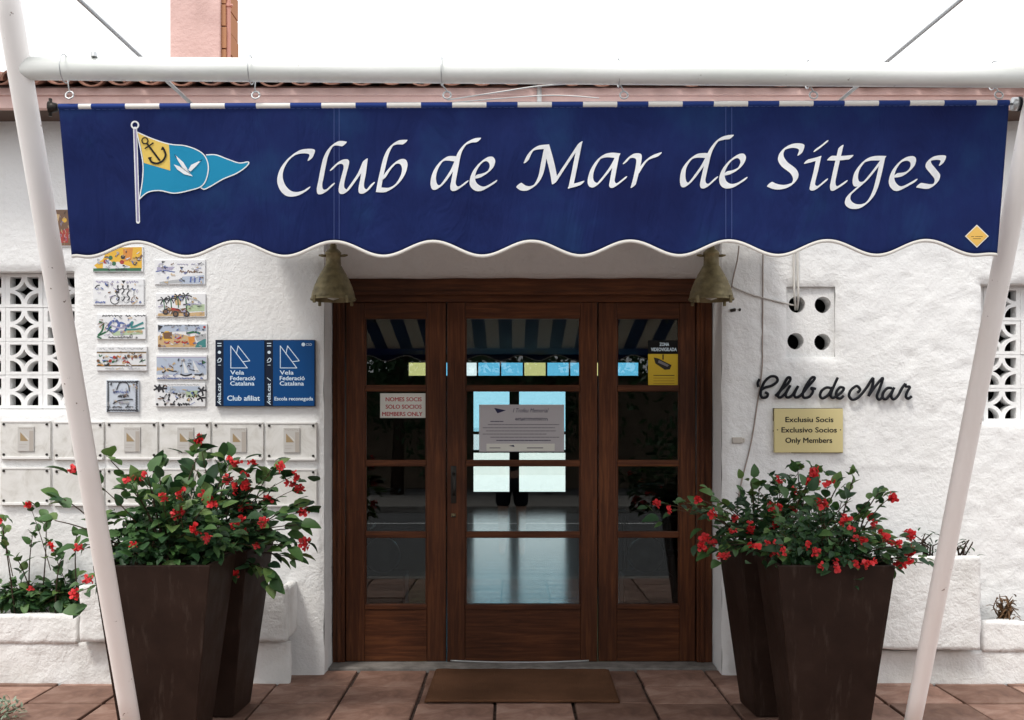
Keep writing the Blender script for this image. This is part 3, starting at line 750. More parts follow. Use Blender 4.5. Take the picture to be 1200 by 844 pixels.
# rod sleeve along the top with white and blue blocks
whites = [(92, 107)] + [(147+76.6*k, 187+76.6*k) for k in range(13)] + [(1144, 1168)]
M_BLUE2 = mat('faded_blue_canvas', (.02,.045,.20), .8, .2)
def hem(x0, x1, mi, mb):
    n_ = max(2, int((x1-x0)/8)); base = len(mb.v); m_ = 8
    for i in range(n_+1):
        px = x0+(x1-x0)*i/n_; c = BS(px, btop(px)+1.0, 0)
        for j in range(m_+1):
            a = R(-75) + R(215)*j/m_; mb.v.append((c.x, c.y + .006 - .0115*math.cos(a), c.z - .006 + .0095*math.sin(a)))
    for i in range(n_):
        for j in range(m_):
            a = base+i*(m_+1)+j; mb.f.append([a, a+m_+1, a+m_+2, a+1]); mb.m.append(mi)
mb = MB(); x = 68.5
for a, b in whites:
    if a > x: hem(x, a, 0, mb)
    hem(a, b, 1, mb); x = b
hem(x, 1183, 0, mb)
mb.build('rod_sleeve', [M_BLUE2, M_TRIM], cl, True)
c0, c1 = BS(62, 123.5) + Vector((0, .004, -.004)), BS(1193, 119.5) + Vector((0, .004, -.004)); mb = MB(); mb.tube([c0 + Vector((0, .006, 0)), c1 + Vector((0, .006, 0))], .004, 10)
rod = mb.build('rod', M_STEEL, ban, True)
e = c1 + Vector((0, .006, 0)); mb = MB(); mb.tube([e - Vector((.014, 0, 0)), e + Vector((.004, 0, 0))], .021, 16); mb.build('end_sleeve', M_STEEL, rod, True)
mb = MB(); mb.tube([e + Vector((.0042, 0, 0)), e + Vector((.012, 0, 0))], .023, 16); mb.build('end_cap', M_BLACK, rod, True)
e = c0 + Vector((0, .006, 0)); mb = MB(); mb.tube([e - Vector((.016, 0, 0)), e + Vector((.012, 0, 0))], [.02, .012], 12)
mb.tube([e + Vector((-.012, 0, -.028)), e + Vector((-.012, 0, .028))], .006, 8); mb.build('wing_knob', M_IRON, rod, True)
for hx_ in (82, 300, 524, 731, 953, 1170):
    yb = 80 + 9*(hx_-22)/1195; c = BS(hx_, 112); mb = MB()
    ringp = [c + Vector((.0125*math.cos(a), -.004+.004*math.sin(a), .0125*math.sin(a))) for a in [2*math.pi*k/16 for k in range(17)]]
    mb.tube(ringp, .0028, 6)
    top = P(hx_-6+random.uniform(-4, 6), yb+14, 3.645); mb.tube([c + Vector((0, 0, .012)), c + Vector((-.004, 0, .02)), top], .0022, 6)
    tb = P(hx_-6, yb, 3.645); mb.tube([Vector((tb.x, tb.y + .044*math.cos(a), tb.z + .044*math.sin(a))) for a in [2*math.pi*k/18 for k in range(19)]], .0022, 5)
    mb.build('hanging_ring', M_STEEL, ban, True)
# seams
for x0 in (391.5, 397.5, 850.5, 857.5):
    ik = Ink(BS, [M_STITCH]); 
    for k in range(46):
        y0 = btop(x0)+4 + k*(bbot(x0)-btop(x0)-8)/46; ik.line([(x0, y0), (x0, y0+3.1)], 0, .7, 1)
    ik.build('stitched_seam', cl)
ik = Ink(BS, [M_STITCH])
for k in range(150): ik.line([(76+k*7.35, btop(76+k*7.35)+7), (76+k*7.35+4.6, btop(76+k*7.35)+7)], 0, .5, 1)
ik.build('stitched_seam', cl)
# lettering, broad-nib italic
LET = [((310,150,.15), {'C': [[(358,240),(372,192),(325,182),(255,196),(185,250),(138,320),(121,395),(140,462),(182,508),(232,520),(290,507),(338,478)]],
 'l': [[(622,126),(565,122),(515,158),(480,225),(460,305),(442,400),(430,462),(440,500),(480,492),(530,448)]],
 'u': [[(532,318),(580,274),(625,264),(640,292),(620,372),(602,450),(606,490),(640,495),(690,432),(748,345),(786,258)], [(786,258),(772,370),(756,460),(766,495),(800,490),(842,442)]],
 'b': [[(1096,112),(1035,116),(985,152),(950,222),(925,320),(905,410),(892,482)], [(892,484),(962,484),(1032,440),(1080,370),(1096,302),(1076,264),(1030,272),(972,330),(932,392)]]}),
 ((490,140,.1185), {'d': [[(385,395),(330,387),(270,392),(212,440),(167,520),(150,600),(160,660),(190,675),(240,640),(300,560),(350,480),(385,400)], [(596,206),(540,212),(470,248),(415,322),(390,400),(375,480),(356,580),(345,650),(360,685),(400,680),(472,628)]],
 'e': [[(570,568),(640,550),(710,500),(735,440),(715,397),(670,397),(610,442),(560,512),(536,592),(550,650),(600,686),(660,680),(756,624)]]}),
 ((600,150,.1583), {'M': [[(52,424),(85,446),(130,446),(180,412),(215,342),(235,242),(255,145)], [(106,246),(135,187),(180,150),(255,140)], [(255,142),(280,230),(302,320),(316,402)], [(316,402),(380,302),(440,212),(502,118)], [(500,120),(480,220),(460,320),(436,434)], [(432,432),(470,424),(515,410)]],
 'a': [[(782,206),(710,202),(650,227),(600,300),(580,372),(590,415),(625,421),(680,362),(740,282),(782,206)], [(776,212),(760,290),(745,370),(740,415),(765,426),(832,376)]],
 'r': [[(840,252),(880,212),(925,207),(940,232),(925,322),(898,428)], [(925,342),(970,272),(1020,224),(1088,198)]]}),
 ((780,140,.1185), {'d': [[(415,360),(350,357),(290,367),(232,412),(182,490),(168,580),(180,640),(210,647),(260,602),(320,522),(370,452),(415,370)], [(646,176),(590,182),(520,208),(460,282),(425,360),(400,460),(377,560),(365,627),(380,660),(420,652),(492,588)]],
 'e': [[(592,536),(660,520),(730,475),(766,410),(750,367),(705,367),(640,412),(585,480),(556,560),(570,630),(620,662),(690,650),(782,594)]]}),
 ((890,150,.1917), {'S': [[(248,156),(256,118),(207,109),(152,130),(129,175),(150,220),(205,265),(221,306),(195,345),(140,363),(95,359),(62,345)]],
 'i': [[(288,206),(330,196),(362,186)], [(360,188),(345,260),(325,340),(325,365),(350,366),(402,324)], [(346,134),(372,116),(404,90)]],
 't': [[(497,118),(475,210),(455,300),(447,350),(462,371),(522,334)], [(430,185),(490,186),(556,180)]],
 'g': [[(758,186),(690,187),(640,207),(596,265),(585,320),(600,345),(640,330),(700,260),(755,187)], [(752,188),(730,290),(705,380),(672,440),(625,477),(572,480),(540,456),(543,420),(575,386),(620,348)]],
 'e': [[(832,291),(885,281),(930,242),(939,202),(915,187),(870,202),(826,252),(806,312),(820,355),(860,371),(948,326)]],
 's': [[(1112,218),(1122,186),(1080,183),(1042,196),(1031,226),(1060,265),(1086,302),(1075,337),(1040,359),(974,351)]]})]
for (ox, oy, sc), ls in LET:
    for ch_, strokes in ls.items():
        ik = Ink(BS, [M_INK]); ik.o = .0012
        for st in strokes: ik.nib([(ox+x*sc, oy+y*sc) for x, y in st], 0, 8.4, 2.0, R(40), 8)
        ik.build('letter', ban)
# pennant emblem
def E(x, y): return (60+x*.237, 100+y*.237)
M_CY = mat('turquoise_print', (.012,.24,.42), .75, .2); M_YE = mat('yellow_print', (.74,.52,.12), .75, .2); M_PURP = mat('lilac_pole_print', (.30,.27,.42), .75, .2)
M_TEXTK = mat('black_print', (.012,.012,.014), .7, .2)
ik = Ink(BS, [M_INK, M_CY, M_YE, M_PURP, M_TEXTK]); Em = lambda ps: [E(*q) for q in ps]
ik.line(Em([(415,215),(430,675)]), 0, 4.6, 1); ik.line(Em([(416,222),(430,670)]), 3, 2.2, 1)
ik.line([E(415+17*math.cos(a), 197+17*math.sin(a)) for a in [2*math.pi*k/18 for k in range(19)]], 0, 1.9, 1)
tail = smooth2([(768,345),(815,345),(870,365),(930,385),(975,380),(968,400),(920,435),(850,465),(790,500),(755,515),(735,500)], 5)
ik.poly(Em(tail), 1); ik.line(Em(tail), 0, 1.3, 1)
flag = smooth2([(425,232),(500,265),(585,292),(660,300),(720,320),(760,350),(778,400),(770,460),(745,500),(690,520),(610,535),(540,522),(480,530),(437,565)], 5) + smooth2([(437,565),(452,480),(456,400),(446,330),(425,232)], 5)[1:]
ik.poly(Em(flag[:-1]), 1)
ik.poly(Em([(427,236),(500,267),(583,292),(588,355),(590,423),(525,404),(459,385),(452,340),(442,290)]), 2); ik.line(Em(flag), 0, 1.3, 1)
ik.poly(Em([(608,393),(640,404),(672,418),(702,452),(660,442),(625,418)]), 0); ik.poly(Em([(613,345),(655,382),(678,420),(650,408),(628,372)]), 0); ik.poly(Em([(679,422),(694,396),(746,371),(716,404),(692,428)]), 0)
ik.line(Em([(613,345),(622,360)]), 4, .7, 1); ik.line(Em([(735,378),(748,370)]), 4, .7, 1); ik.line(Em([(640,404),(690,440)]), 4, .5, 1)
ik.line([E(466+15*math.cos(a), 276+15*math.sin(a)) for a in [2*math.pi*k/16 for k in range(17)]], 4, 1.4, 1)
ik.line(Em([(476,290),(538,372)]), 4, 2.2, 1); ik.line(Em([(468,314),(506,288)]), 4, 1.7, 1)
ik.line(Em([(488,362),(500,382),(528,388),(555,374),(568,345),(556,312)]), 4, 2.3, 4)
ik.poly(Em([(480,360),(500,356),(494,380)]), 4); ik.poly(Em([(545,322),(568,322),(552,304)]), 4)
ik.build('pennant_emblem', ban)
ik = Ink(BS, [mat('orange_diamond_print', (.82,.50,.12), .6, .3), M_TEXTK, M_TRIM]); ik.o = .0015
ik.poly([(1144.5,263.5),(1158.5,277),(1144.5,290.5),(1130.5,277)], 2); ik.poly([(1144.5,265),(1157,277),(1144.5,289),(1132,277)], 0)
ik.line([(1144.5,268.5),(1144.5,274)], 1, 1.6, 1); ik.line([(1138,277.5),(1151,277.5)], 1, .6, 1); ik.line([(1140,280),(1149,280)], 1, .6, 1)
ik.build('diamond_patch', ban)

# striped canopy from the banner up to the wall
M_CANO = mat('blue_white_striped_canvas', (.5,.5,.5), .85, .1)
tc = N(M_CANO, 'ShaderNodeTexCoord'); sp = N(M_CANO, 'ShaderNodeSeparateXYZ'); L(M_CANO, tc.outputs['Object'], sp.inputs[0])
md = N(M_CANO, 'ShaderNodeMath', operation='MULTIPLY'); md.inputs[1].default_value = 1/.2077; L(M_CANO, sp.outputs[0], md.inputs[0])
fr = N(M_CANO, 'ShaderNodeMath', operation='FRACT'); L(M_CANO, md.outputs[0], fr.inputs[0])
rr = ramp(M_CANO, fr.outputs[0], [(0, (.78,.76,.68)), (.5, (.03,.07,.20))]); rr.color_ramp.interpolation = 'CONSTANT'
L(M_CANO, rr.outputs[0], bsdf(M_CANO).inputs['Base Color'])
tr = N(M_CANO, 'ShaderNodeBsdfTranslucent'); L(M_CANO, rr.outputs[0], tr.inputs[0]); ms = N(M_CANO, 'ShaderNodeMixShader'); ms.inputs[0].default_value = .26
out = M_CANO.node_tree.nodes['Material Output']; L(M_CANO, bsdf(M_CANO).outputs[0], ms.inputs[1]); L(M_CANO, tr.outputs[0], ms.inputs[2]); L(M_CANO, ms.outputs[0], out.inputs[0])
mb = MB(); nx, ny = 60, 24
for i in range(nx+1):
    for j in range(ny+1):
        u, v = i/nx, j/ny; px = 100 + 1010*u; a = BS(px, btop(px)+2, -.03); x = a.x; a = BS(px, 262, -.045); y = a.y + (YW-.10-a.y)*v; z = a.z + (2.50-a.z)*v + .004*math.sin(u*40)*math.sin(math.pi*v)
        mb.v.append((x, y, z))
for i in range(nx):
    for j in range(ny):
        q = i*(ny+1)+j; mb.f.append([q, q+ny+1, q+ny+2, q+1]); mb.m.append(0)
o = mb.build('awning_canopy', M_CANO, None, True); tag(o, 'blue and white striped awning canvas stretched from the wall down to the banner', 'awning')
md_ = o.modifiers.new('thickness', 'SOLIDIFY'); md_.thickness = .002

# loose cords under the crossbar
def cord(pts, r, m, name, label, cat='cord'):
    o = MB(); o.tube(smooth2([tuple(p) for p in pts], 8), r, 6); return tag(o.build(name, m, None, True), label, cat)
cord([BS(524, 114, -.03), P(585, 108, 3.72), P(632, 101, 3.70), P(690, 97, 3.68)], .0022, M_WHITE, 'cord', 'slack white cord strung from a ring to the crossbar above the lettering')
cord([BS(532, 117, -.03), P(640, 112, 3.75), P(702, 115, 3.72)], .0018, M_WHITE, 'cord', 'lower thin white cord lying along the top of the banner')
a_, b2 = P(632, 96, 5.9), P(632, 150, 5.9)
mb = MB(); mb.tube([P(632, 92, 6.06), P(632, 170, 6.06)], .013, 10); mb.tube([P(630, 95, 6.06), P(636, 95, 6.06)], .018, 10)
tag(mb.build('conduit', M_WHITE, None, True), 'short white vertical conduit on the pink fascia above the banner middle', 'conduit')

# ================================================================== things on the wall
# brass bell lamps
def lamp(px, label, tilt):
    YL = 6.2; c = P(px, 352, YL); s_ = YL/F
    t = thing('bell_lamp', label, 'lamp', tuple(c), 'brass bell lamps by the door')
    prof = [(26.5,0),(27,1.6),(25.8,2.4),(25.2,6),(24,11),(23.4,11.6),(23,14),(21,19),(20.3,19.7),(19.8,22),(17.2,27),(16.5,27.6),(16,29.5),(13,34.5),(10.8,38.5),(10.5,39.4),(9.2,40.4),(8.8,46),(8.6,53),(9.4,53.6),(9.4,56),(6.0,59.5),(4.2,61),(4.0,65),(0.01,65.5)]
    m = MB(); m.lathe([(r_*s_, z*s_) for r_, z in prof], c, 36); m.lathe([(r_*s_*.97, z*s_-.001) for r_, z in prof[:1]] + [(25.2*s_, 2*s_), (22*s_, 14*s_), (12*s_, 33*s_), (.001, 36*s_)], c, 30)
    sh = m.build('shade', M_BRASS, t, True)
    for k in range(4):
        a = math.pi/4 + k*math.pi/2; q = c + Vector((math.cos(a)*27*s_, math.sin(a)*27*s_, 0)); m = MB(); m.box((q.x-.008, q.y-.008, q.z-.022), (q.x+.008, q.y+.008, q.z+.018), 0, .003); m.build('rim_clip', M_BRASS, sh)
    for d in (-1, 1):
        z = c.z+52*s_; m = MB(); m.tube([(c.x+d*8.6*s_, c.y, z), (c.x+d*13*s_, c.y, z+.002), (c.x+d*17*s_, c.y, z+.004)], [.006, .008, .004], 8); m.build('wing_screw', M_BRASS, sh, True)
    m = MB(); m.lathe([(.001, -.03), (.03, -.02), (.038, 0), (.03, .03), (.02, .06), (.018, .1)], c + Vector((0, 0, .03)), 16); m.build('bulb', mat('opal_bulb', (.55,.55,.5), .3, .5), t, True)
    z = c.z+65*s_; m = MB(); m.tube([(c.x, c.y, z-.004), (c.x, c.y, z+.03), (c.x, c.y+.03, z+.06), (c.x, YW+.03, z+.065)], .010, 10); m.lathe([(.0, 0), (.012, 0), (.012, .04), (0, .04)], (c.x, c.y, z), 10); m.build('bracket_arm', M_BRASS, t, True)
    return t
lamp(390.5, 'ribbed brass bell lamp at the left corner of the doorway', 0)
lamp(833.5, 'ribbed brass bell lamp at the right corner of the doorway', 0)
mb = MB(); q = P(865, 362, YW-.005); mb.tube([P(856, 364, YW-.012), P(862, 363, YW-.012)], .009, 8); mb.tube([P(866, 363, YW-.01), P(868, 363, YW-.01)], .008, 8)
tag(mb.build('wall_hook', M_IRON), 'small dark hook on the wall just right of the right lamp', 'hook')
cord([P(866, 288, YW-.02), P(864, 305, YW-.018), P(860, 322, YW-.015), P(857, 338, YW-.012)], .004, mat('grey_brown_cable', (.33,.28,.25), .7, .2), 'cable', 'short dark cable hanging beside the right brass lamp', 'cable')
cord([P(858, 336, YW-.012), P(880, 345, YW-.014), P(905, 352, YW-.014), P(926, 357, YW-.006), P(932, 358, YW+.1)], .0045, mat('light_grey_cable', (.5,.47,.44), .7, .2), 'cable', 'thin grey cable running from the lamp into the vent hole', 'cable')
cord([P(894, 270, YW-.02), P(894, 340, YW-.014), P(893.5, 400, YW-.014), P(893, 432, YW-.016), P(888, 470, YW-.016), P(880, 520, YW-.016), P(866, 580, YW-.016), P(862, 640, YW-.014)], .004, mat('grey_brown_cable', (.33,.28,.25)), 'cable', 'long grey cable running down the wall between door and black lettering', 'cable')
for dx in (0, 4.6):
    cord([P(930+dx, 270, YW-.02), P(930.5+dx, 320, YW-.018), P(931+dx, 345, YW-.014), P(932+dx*.6, 358, YW+.03), P(932+dx*.5, 363, YW+.1)], .006, mat('white_tube', (.66,.64,.6), .5, .4), 'flexible_tube', 'white flexible tube entering the upper left vent hole, ' + ('left of the pair' if dx == 0 else 'right of the pair'), 'tube')
mb = MB(); q = P(865, 516, YW); mb.box((q.x-.037, YW-.026, q.z-.017), (q.x+.02, YW+.012, q.z+.017), 0, .005); mb.box((q.x+.0205, YW-.02, q.z-.012), (q.x+.034, YW+.012, q.z+.012), 0, .004)
tag(mb.build('junction_box', mat('beige_plastic', (.50,.46,.41), .5, .4)), 'small beige junction box on the wall right of the door', 'junction box')

# raised black script
SCR = [[(60,85),(48,115),(53,142)], [(75,160),(100,146),(150,130),(186,100),(175,70),(135,70),(96,105),(76,150),(68,190),(80,216),(110,212),(118,190),(100,178)],
 [(172,205),(215,160),(266,110),(277,78),(256,80),(222,140),(192,195),(202,216),(240,190),(276,130)], [(276,130),(246,190),(256,215),(290,200),(332,135)], [(332,135),(306,190),(316,215),(350,200),(400,140),(447,85),(432,73),(402,110),(366,180),(372,216),(410,210),(437,172),(424,150),(456,155)],
 [(565,150),(530,146),(496,170),(486,205),(506,221),(545,195),(575,142)], [(610,75),(577,150),(561,200),(576,218),(602,204),(640,176),(652,150),(626,145),(602,175),(601,210),(626,223),(652,204)],
 [(748,182),(767,160),(742,135),(702,165),(690,205),(716,231),(760,210),(810,150),(857,80),(852,140),(826,206)], [(826,206),(872,140),(927,78),(906,150),(886,205),(901,230),(930,210)],
 [(990,150),(960,150),(931,180),(926,215),(950,226),(985,185),(1007,145)], [(1007,145),(986,200),(1001,228),(1032,205),(1062,150),(1086,118)], [(1086,118),(1090,138),(1116,142),(1097,180),(1090,210),(1106,223),(1130,207)]]
q = P(980, 470, YW-.03)
t = thing('script_lettering', 'raised black script letters spelling Club de Mar on the white wall', 'lettering', tuple(q))
for st in SCR:
    pts = smooth2([(880+x*.1667, 430+y*.1667) for x, y in st], 7); mb = MB(); mb.tube([P(x, y, YW-.03) for x, y in pts], .0078, 10); mb.build('letter_stroke', M_BLACK, t, True)
for st in (SCR[1][9], SCR[2][6], SCR[4][11], SCR[6][2], SCR[7][6], SCR[9][4]):
    x, y = 880+st[0]*.1667, 430+st[1]*.1667; mb = MB(); mb.tube([P(x, y, YW-.03), P(x, y, YW-.03)+Vector((0, .035, 0))], .004, 6); mb.build('standoff_pin', M_IRON, t)

# cream members plaque
t = thing('members_plaque', 'cream plaque below the black script with three lines of members text', 'plaque', tuple(P(948, 530, YW)))
YP = YW-.034
M_CREAM = mat('cream_plaque_face', (.62,.53,.26), .45, .4)
a, b = P(907.5, 530.5, YP), P(988, 479, YP); mb = MB(); mb.box((a.x, YP, a.z), (b.x, YP+.022, b.z), 0, .002); mb.build('panel', M_CREAM, t)
mb = MB(); mb.box((a.x-.003, YP+.0222, a.z-.003), (b.x+.003, YW+.01, b.z+.003)); mb.build('backing', M_IRON, t)
ik = Ink(wallsurf(YP), [M_TEXTK])
ik.text('Exclusiu Socis', 920.5, 494.7, 56, 6.2, 0, .035); ik.text('· Exclusivo Socios ·', 910.5, 506.8, 75, 6.2, 0, .035); ik.text('Only Members', 920.5, 519, 54.5, 6.2, 0, .035)
ik.build('lettering', t)

# blue federation signs
M_SBLUE = mat('federation_blue', (.002,.058,.205), .45, .2); M_SNAVY = mat('sign_dark_band', (.006,.012,.03), .5, .2); M_SWHITE = mat('sign_white_print', (.62,.74,.84), .5, .3)
def fsign(x0, x1, x2, last, label):
    YS = YW-.03; t = thing('federation_sign', label, 'sign', tuple(P(x0, 476, YW)), 'blue sailing federation signs')
    a, b = P(x0, 476.3, YS), P(x2, 398.3, YS); mb = MB(); mb.box((a.x, YS, a.z), (b.x, YW+.006, b.z), 0, .002); mb.build('panel', M_SNAVY, t)
    ik = Ink(wallsurf(YS), [M_SBLUE, M_SWHITE, M_SNAVY]); ik.o = .0004
    ik.poly([(x1, 399), (x2-.6, 399), (x2-.6, 475.6), (x1, 475.6)], 0)
    k = x1-262.5
    for st in ([(271,405.5),(271,431.3),(290.3,431.3),(271,405.5)], [(277.5,415),(279.5,405.5),(293.2,423),(285,424)]): ik.line([(x+k, y) for x, y in st], 1, .9, 1)
    for s2, y, w2 in (('Vela', 439, 16), ('Federació', 445.6, 29), ('Catalana', 451.8, 28)): ik.text(s2, 270.5+k, y, w2, 5.0, 1, .035)
    if last: ik.text('Escola reconeguda', x1+1.8, 469.3, 45, 4.3, 1, .035); ik.dot(x2-13.5, 403.8, 2.2, 1); ik.text('CSD', x2-10.5, 405.2, 7, 2.8, 1)
    else: ik.text('Club afiliat', x1+4.5, 469.5, 38, 6.0, 1, .035)
    xc = (x0+x1)/2
    ik.text('vela.cat', xc+1.7, 472.5, 23, 4.4, 1, .035, 0, 1)
    ik.line([(xc-2, 443), (xc+1.5, 446)], 1, 1, 1); ik.line([(xc-2, 471), (xc+1.5, 474)], 1, 1, 1)
    ik.dot(xc, 413, 1.9, 1); ik.line([(xc-2, 405.5), (xc+2, 405.5)], 1, 1.1, 1); ik.line([(xc-2, 402.5), (xc+2, 402.5)], 1, 1.1, 1); ik.line([(xc-2.2, 423), (xc, 419.8), (xc+2.2, 421), (xc+1, 424), (xc-2, 424.5)], 1, .9, 3); ik.line([(xc-1.5, 428), (xc+1.5, 428)], 1, .6, 1)
    ik.build('print', t)
fsign(252.3, 262, 310.4, False, 'blue sailing federation sign reading Club afiliat, left of the pair')
fsign(310.8, 320, 369, True, 'blue sailing federation sign with footer line, right of the pair next to the door')

# marble plaques with little sail emblems
M_MARB = mat('white_marble', (.66,.65,.62), .3, .5)
n = noise_n(M_MARB, 9, 6, .65, dist=1.2); L(M_MARB, ramp(M_MARB, n.outputs[0], [(.3, (.52,.50,.46)), (.5, (.66,.65,.62)), (.7, (.73,.72,.70))]).outputs[0], bsdf(M_MARB).inputs['Base Color'])
M_MARBE = mat('plaque_ledge', (.76,.75,.73), .5, .4); M_TAN = mat('tan_sail_print', (.33,.24,.13), .6, .3); M_GREY = mat('grey_emblem_tile', (.50,.485,.46), .5, .4); M_GREY2 = mat('grey_emblem_band', (.40,.36,.32), .5, .4); M_PALE = mat('pale_sail_print', (.70,.66,.60), .6, .3)
order = ['first', 'second', 'third', 'fourth', 'fifth', 'sixth']
cols = [(-62, -2.5), (0.5, 59), (62.5, 121.5), (124, 184.5), (187, 246.5), (249, 308.5), (311.5, 371)]
for rw in range(2):
    for ci, (x0, x1) in enumerate(cols):
        if ci == 0: continue
        dy = 1.6*(x0/311.0)+ .6*(ci == 2); y0, y1 = (493.4+dy, 538.2+dy) if rw == 0 else (548.0+dy, 592.2+dy); YQ = YW-.018
        where = order[ci-1] + ' from the left edge'
        t = thing('marble_plaque', 'white marble wall plaque ' + ('with sail emblem, upper row, ' if rw == 0 else 'behind the begonias, lower row, ') + where, 'plaque', tuple(P((x0+x1)/2, y1, YW)), 'marble plaques in two rows')
        a, b = P(x0, y1, YQ), P(x1, y0, YQ); mb = MB(); mb.box((a.x, YQ, a.z), (b.x, YW+.004, b.z), 0, .002); mb.build('slab', M_MARB, t)
        mb = MB(); a2 = P(x0+1.5, y1, YQ-.008); b2 = P(x1-1.5, y1-3, YQ-.008); mb.box((a2.x, YQ-.009, a2.z), (b2.x, YQ-.0005, b2.z), 0, .002); mb.build('lower_ledge', M_MARBE, t)
        mb = MB(); a2 = P(x0+1.5, y0+1.7, YQ-.004); b2 = P(x1-1.5, y0+.2, YQ-.004); mb.box((a2.x, YQ-.004, a2.z), (b2.x, YQ-.0005, b2.z)); mb.build('upper_lip', M_MARBE, t)
        for sx in (x0+4, x1-4):
            for sy in (y0+4, y1-5.5):
                q = P(sx, sy, YQ); mb = MB(); mb.tube([q + Vector((0, .002, 0)), q + Vector((0, -.006, 0))], [.0075, .0065], 10); mb.build('screw', M_IRON, t)
        if rw == 0 or ci == 4:
            ex = (x0+x1)/2 - 9 + (0 if ci != 2 else 1); ey = y0+6.5
            a2 = P(ex, ey+29, YQ-.006); b2 = P(ex+19, ey, YQ-.006); mb = MB(); mb.box((a2.x, YQ-.007, a2.z), (b2.x, YQ-.0004, b2.z), 0, .001); em = mb.build('emblem', M_GREY, t)
            ik = Ink(wallsurf(YQ-.007), [M_TAN, M_GREY2, M_TEXTK, M_PALE]); ik.o = .0003
            ik.poly([(ex+13.5, ey+5), (ex+18.3, ey+5), (ex+18.3, ey+28.3), (ex+13.5, ey+28.3)], 1); ik.poly([(ex+3, ey+6.5), (ex+12.5, ey+17), (ex+3, ey+17)], 0); ik.poly([(ex+5, ey+6.5), (ex+12.7, ey+14.5), (ex+12.7, ey+16)], 3)
            for k in range(6): ik.line([(ex+2+k*2.7, ey+2.2), (ex+3.4+k*2.7, ey+2.2+(k % 2)*.6)], 1, .9, 1)
            ik.line([(ex+2, ey+21), (ex+11, ey+21)], 1, .5, 1); ik.line([(ex+2, ey+24), (ex+9, ey+24)], 1, .5, 1)
            ik.build('print', em)

# painted ceramic tiles
TC = [mat('tile_'+k, c, .25, .5) for k, c in dict(black=(.03,.03,.035), white=(.68,.69,.70), yellow=(.72,.42,.04), green=(.03,.13,.06), blue=(.10,.14,.34), red=(.36,.04,.03), teal=(.05,.22,.22), sand=(.55,.38,.20), sky=(.42,.48,.58), brown=(.17,.09,.05), lilac=(.36,.34,.46), grey=(.40,.41,.42), orange=(.62,.24,.04), palegreen=(.42,.52,.34)).items()]
TI = {k: i for i, k in enumerate(['black','white','yellow','green','blue','red','teal','sand','sky','brown','lilac','grey','orange','palegreen'])}
M_GLAZE = mat('white_tile_glaze', (.73,.735,.745), .25, .4); M_GLAZEB = mat('bluish_tile_glaze', (.54,.59,.66), .18, .5)
def ctile(x0, y0, x1, y1, label, draw, glaze=M_GLAZE, skew=0):
    YT = YW-.012; t = thing('ceramic_tile', label, 'ceramic tile', tuple(P((x0+x1)/2, y1, YW)), 'painted ceramic tiles on the left wall')
    a, b = P(x0, y1, YT), P(x1, y0, YT); mb = MB(); mb.box((a.x, YT, a.z), (b.x, YW+.004, b.z), 0, .0015); mb.build('slab', glaze, t)
    W_, H_ = x1-x0, y1-y0; sf = wallsurf(YT)
    ik = Ink(lambda u, v, o: sf(x0+u*W_, y0+v*H_, o), TC); ik.o = .0003
    class D:
        def p(s, c, pts): ik.poly(pts, TI[c])
        def l(s, c, pts, w_=.02, sub=4):
            pts = smooth2(pts, sub)
            for (ax, ay), (bx, by) in zip(pts, pts[1:]):
                dx, dy = (bx-ax)*W_, (by-ay)*H_; d = math.hypot(dx, dy) or 1e-6; hw_ = w_*W_/2
                nx, ny = -dy/d*hw_, dx/d*hw_; ex_, ey_ = dx/d*hw_*.4, dy/d*hw_*.4
                ik.o += 1.5e-5
                c4 = [(ax*W_+nx-ex_, ay*H_+ny-ey_), (bx*W_+nx+ex_, by*H_+ny+ey_), (bx*W_-nx+ex_, by*H_-ny+ey_), (ax*W_-nx-ex_, ay*H_-ny-ey_)]
                ik.mb.add([ik.surf(px/W_, py/H_, ik.o) for px, py in c4], [(0,1,2,3)], TI[c])
        def d(s, c, x, y, r): ik.dot(x, y, r, TI[c], 10, r*W_/H_)
        def ring(s, c, x, y, r, w_=.02): s.l(c, [(x+r*math.cos(2*math.pi*k/14), y+r*W_/H_*math.sin(2*math.pi*k/14)) for k in range(15)], w_, 1)
        def script(s, c, xa, xb, y, h, n_, seed, w_=.016):
            rg = random.Random(seed); x = xa
            while x < xb:
                wd = (xb-xa)/n_
                if rg.random() > .16: s.l(c, [(x, y+h*rg.uniform(.2, 1)), (x+wd*.3, y+h*rg.uniform(-.2, .3)), (x+wd*.55, y+h*rg.uniform(.5, 1)), (x+wd*.8, y+h*rg.uniform(0, .6))], w_, 1)
                x += wd
    dd = D(); draw(dd); rg = random.Random(int(x0*7+y0))
    for k in range(34):
        x, y = rg.uniform(.06, .94), rg.uniform(.12, .9); dd.l(rg.choice(['black','grey','brown','lilac','blue','sand','grey','white']), [(x, y), (x+rg.uniform(-.05, .05), y+rg.uniform(-.08, .08)), (x+rg.uniform(-.07, .07), y+rg.uniform(-.09, .09))], rg.uniform(.008, .02), 2)
    ik.build('painted_picture', t)
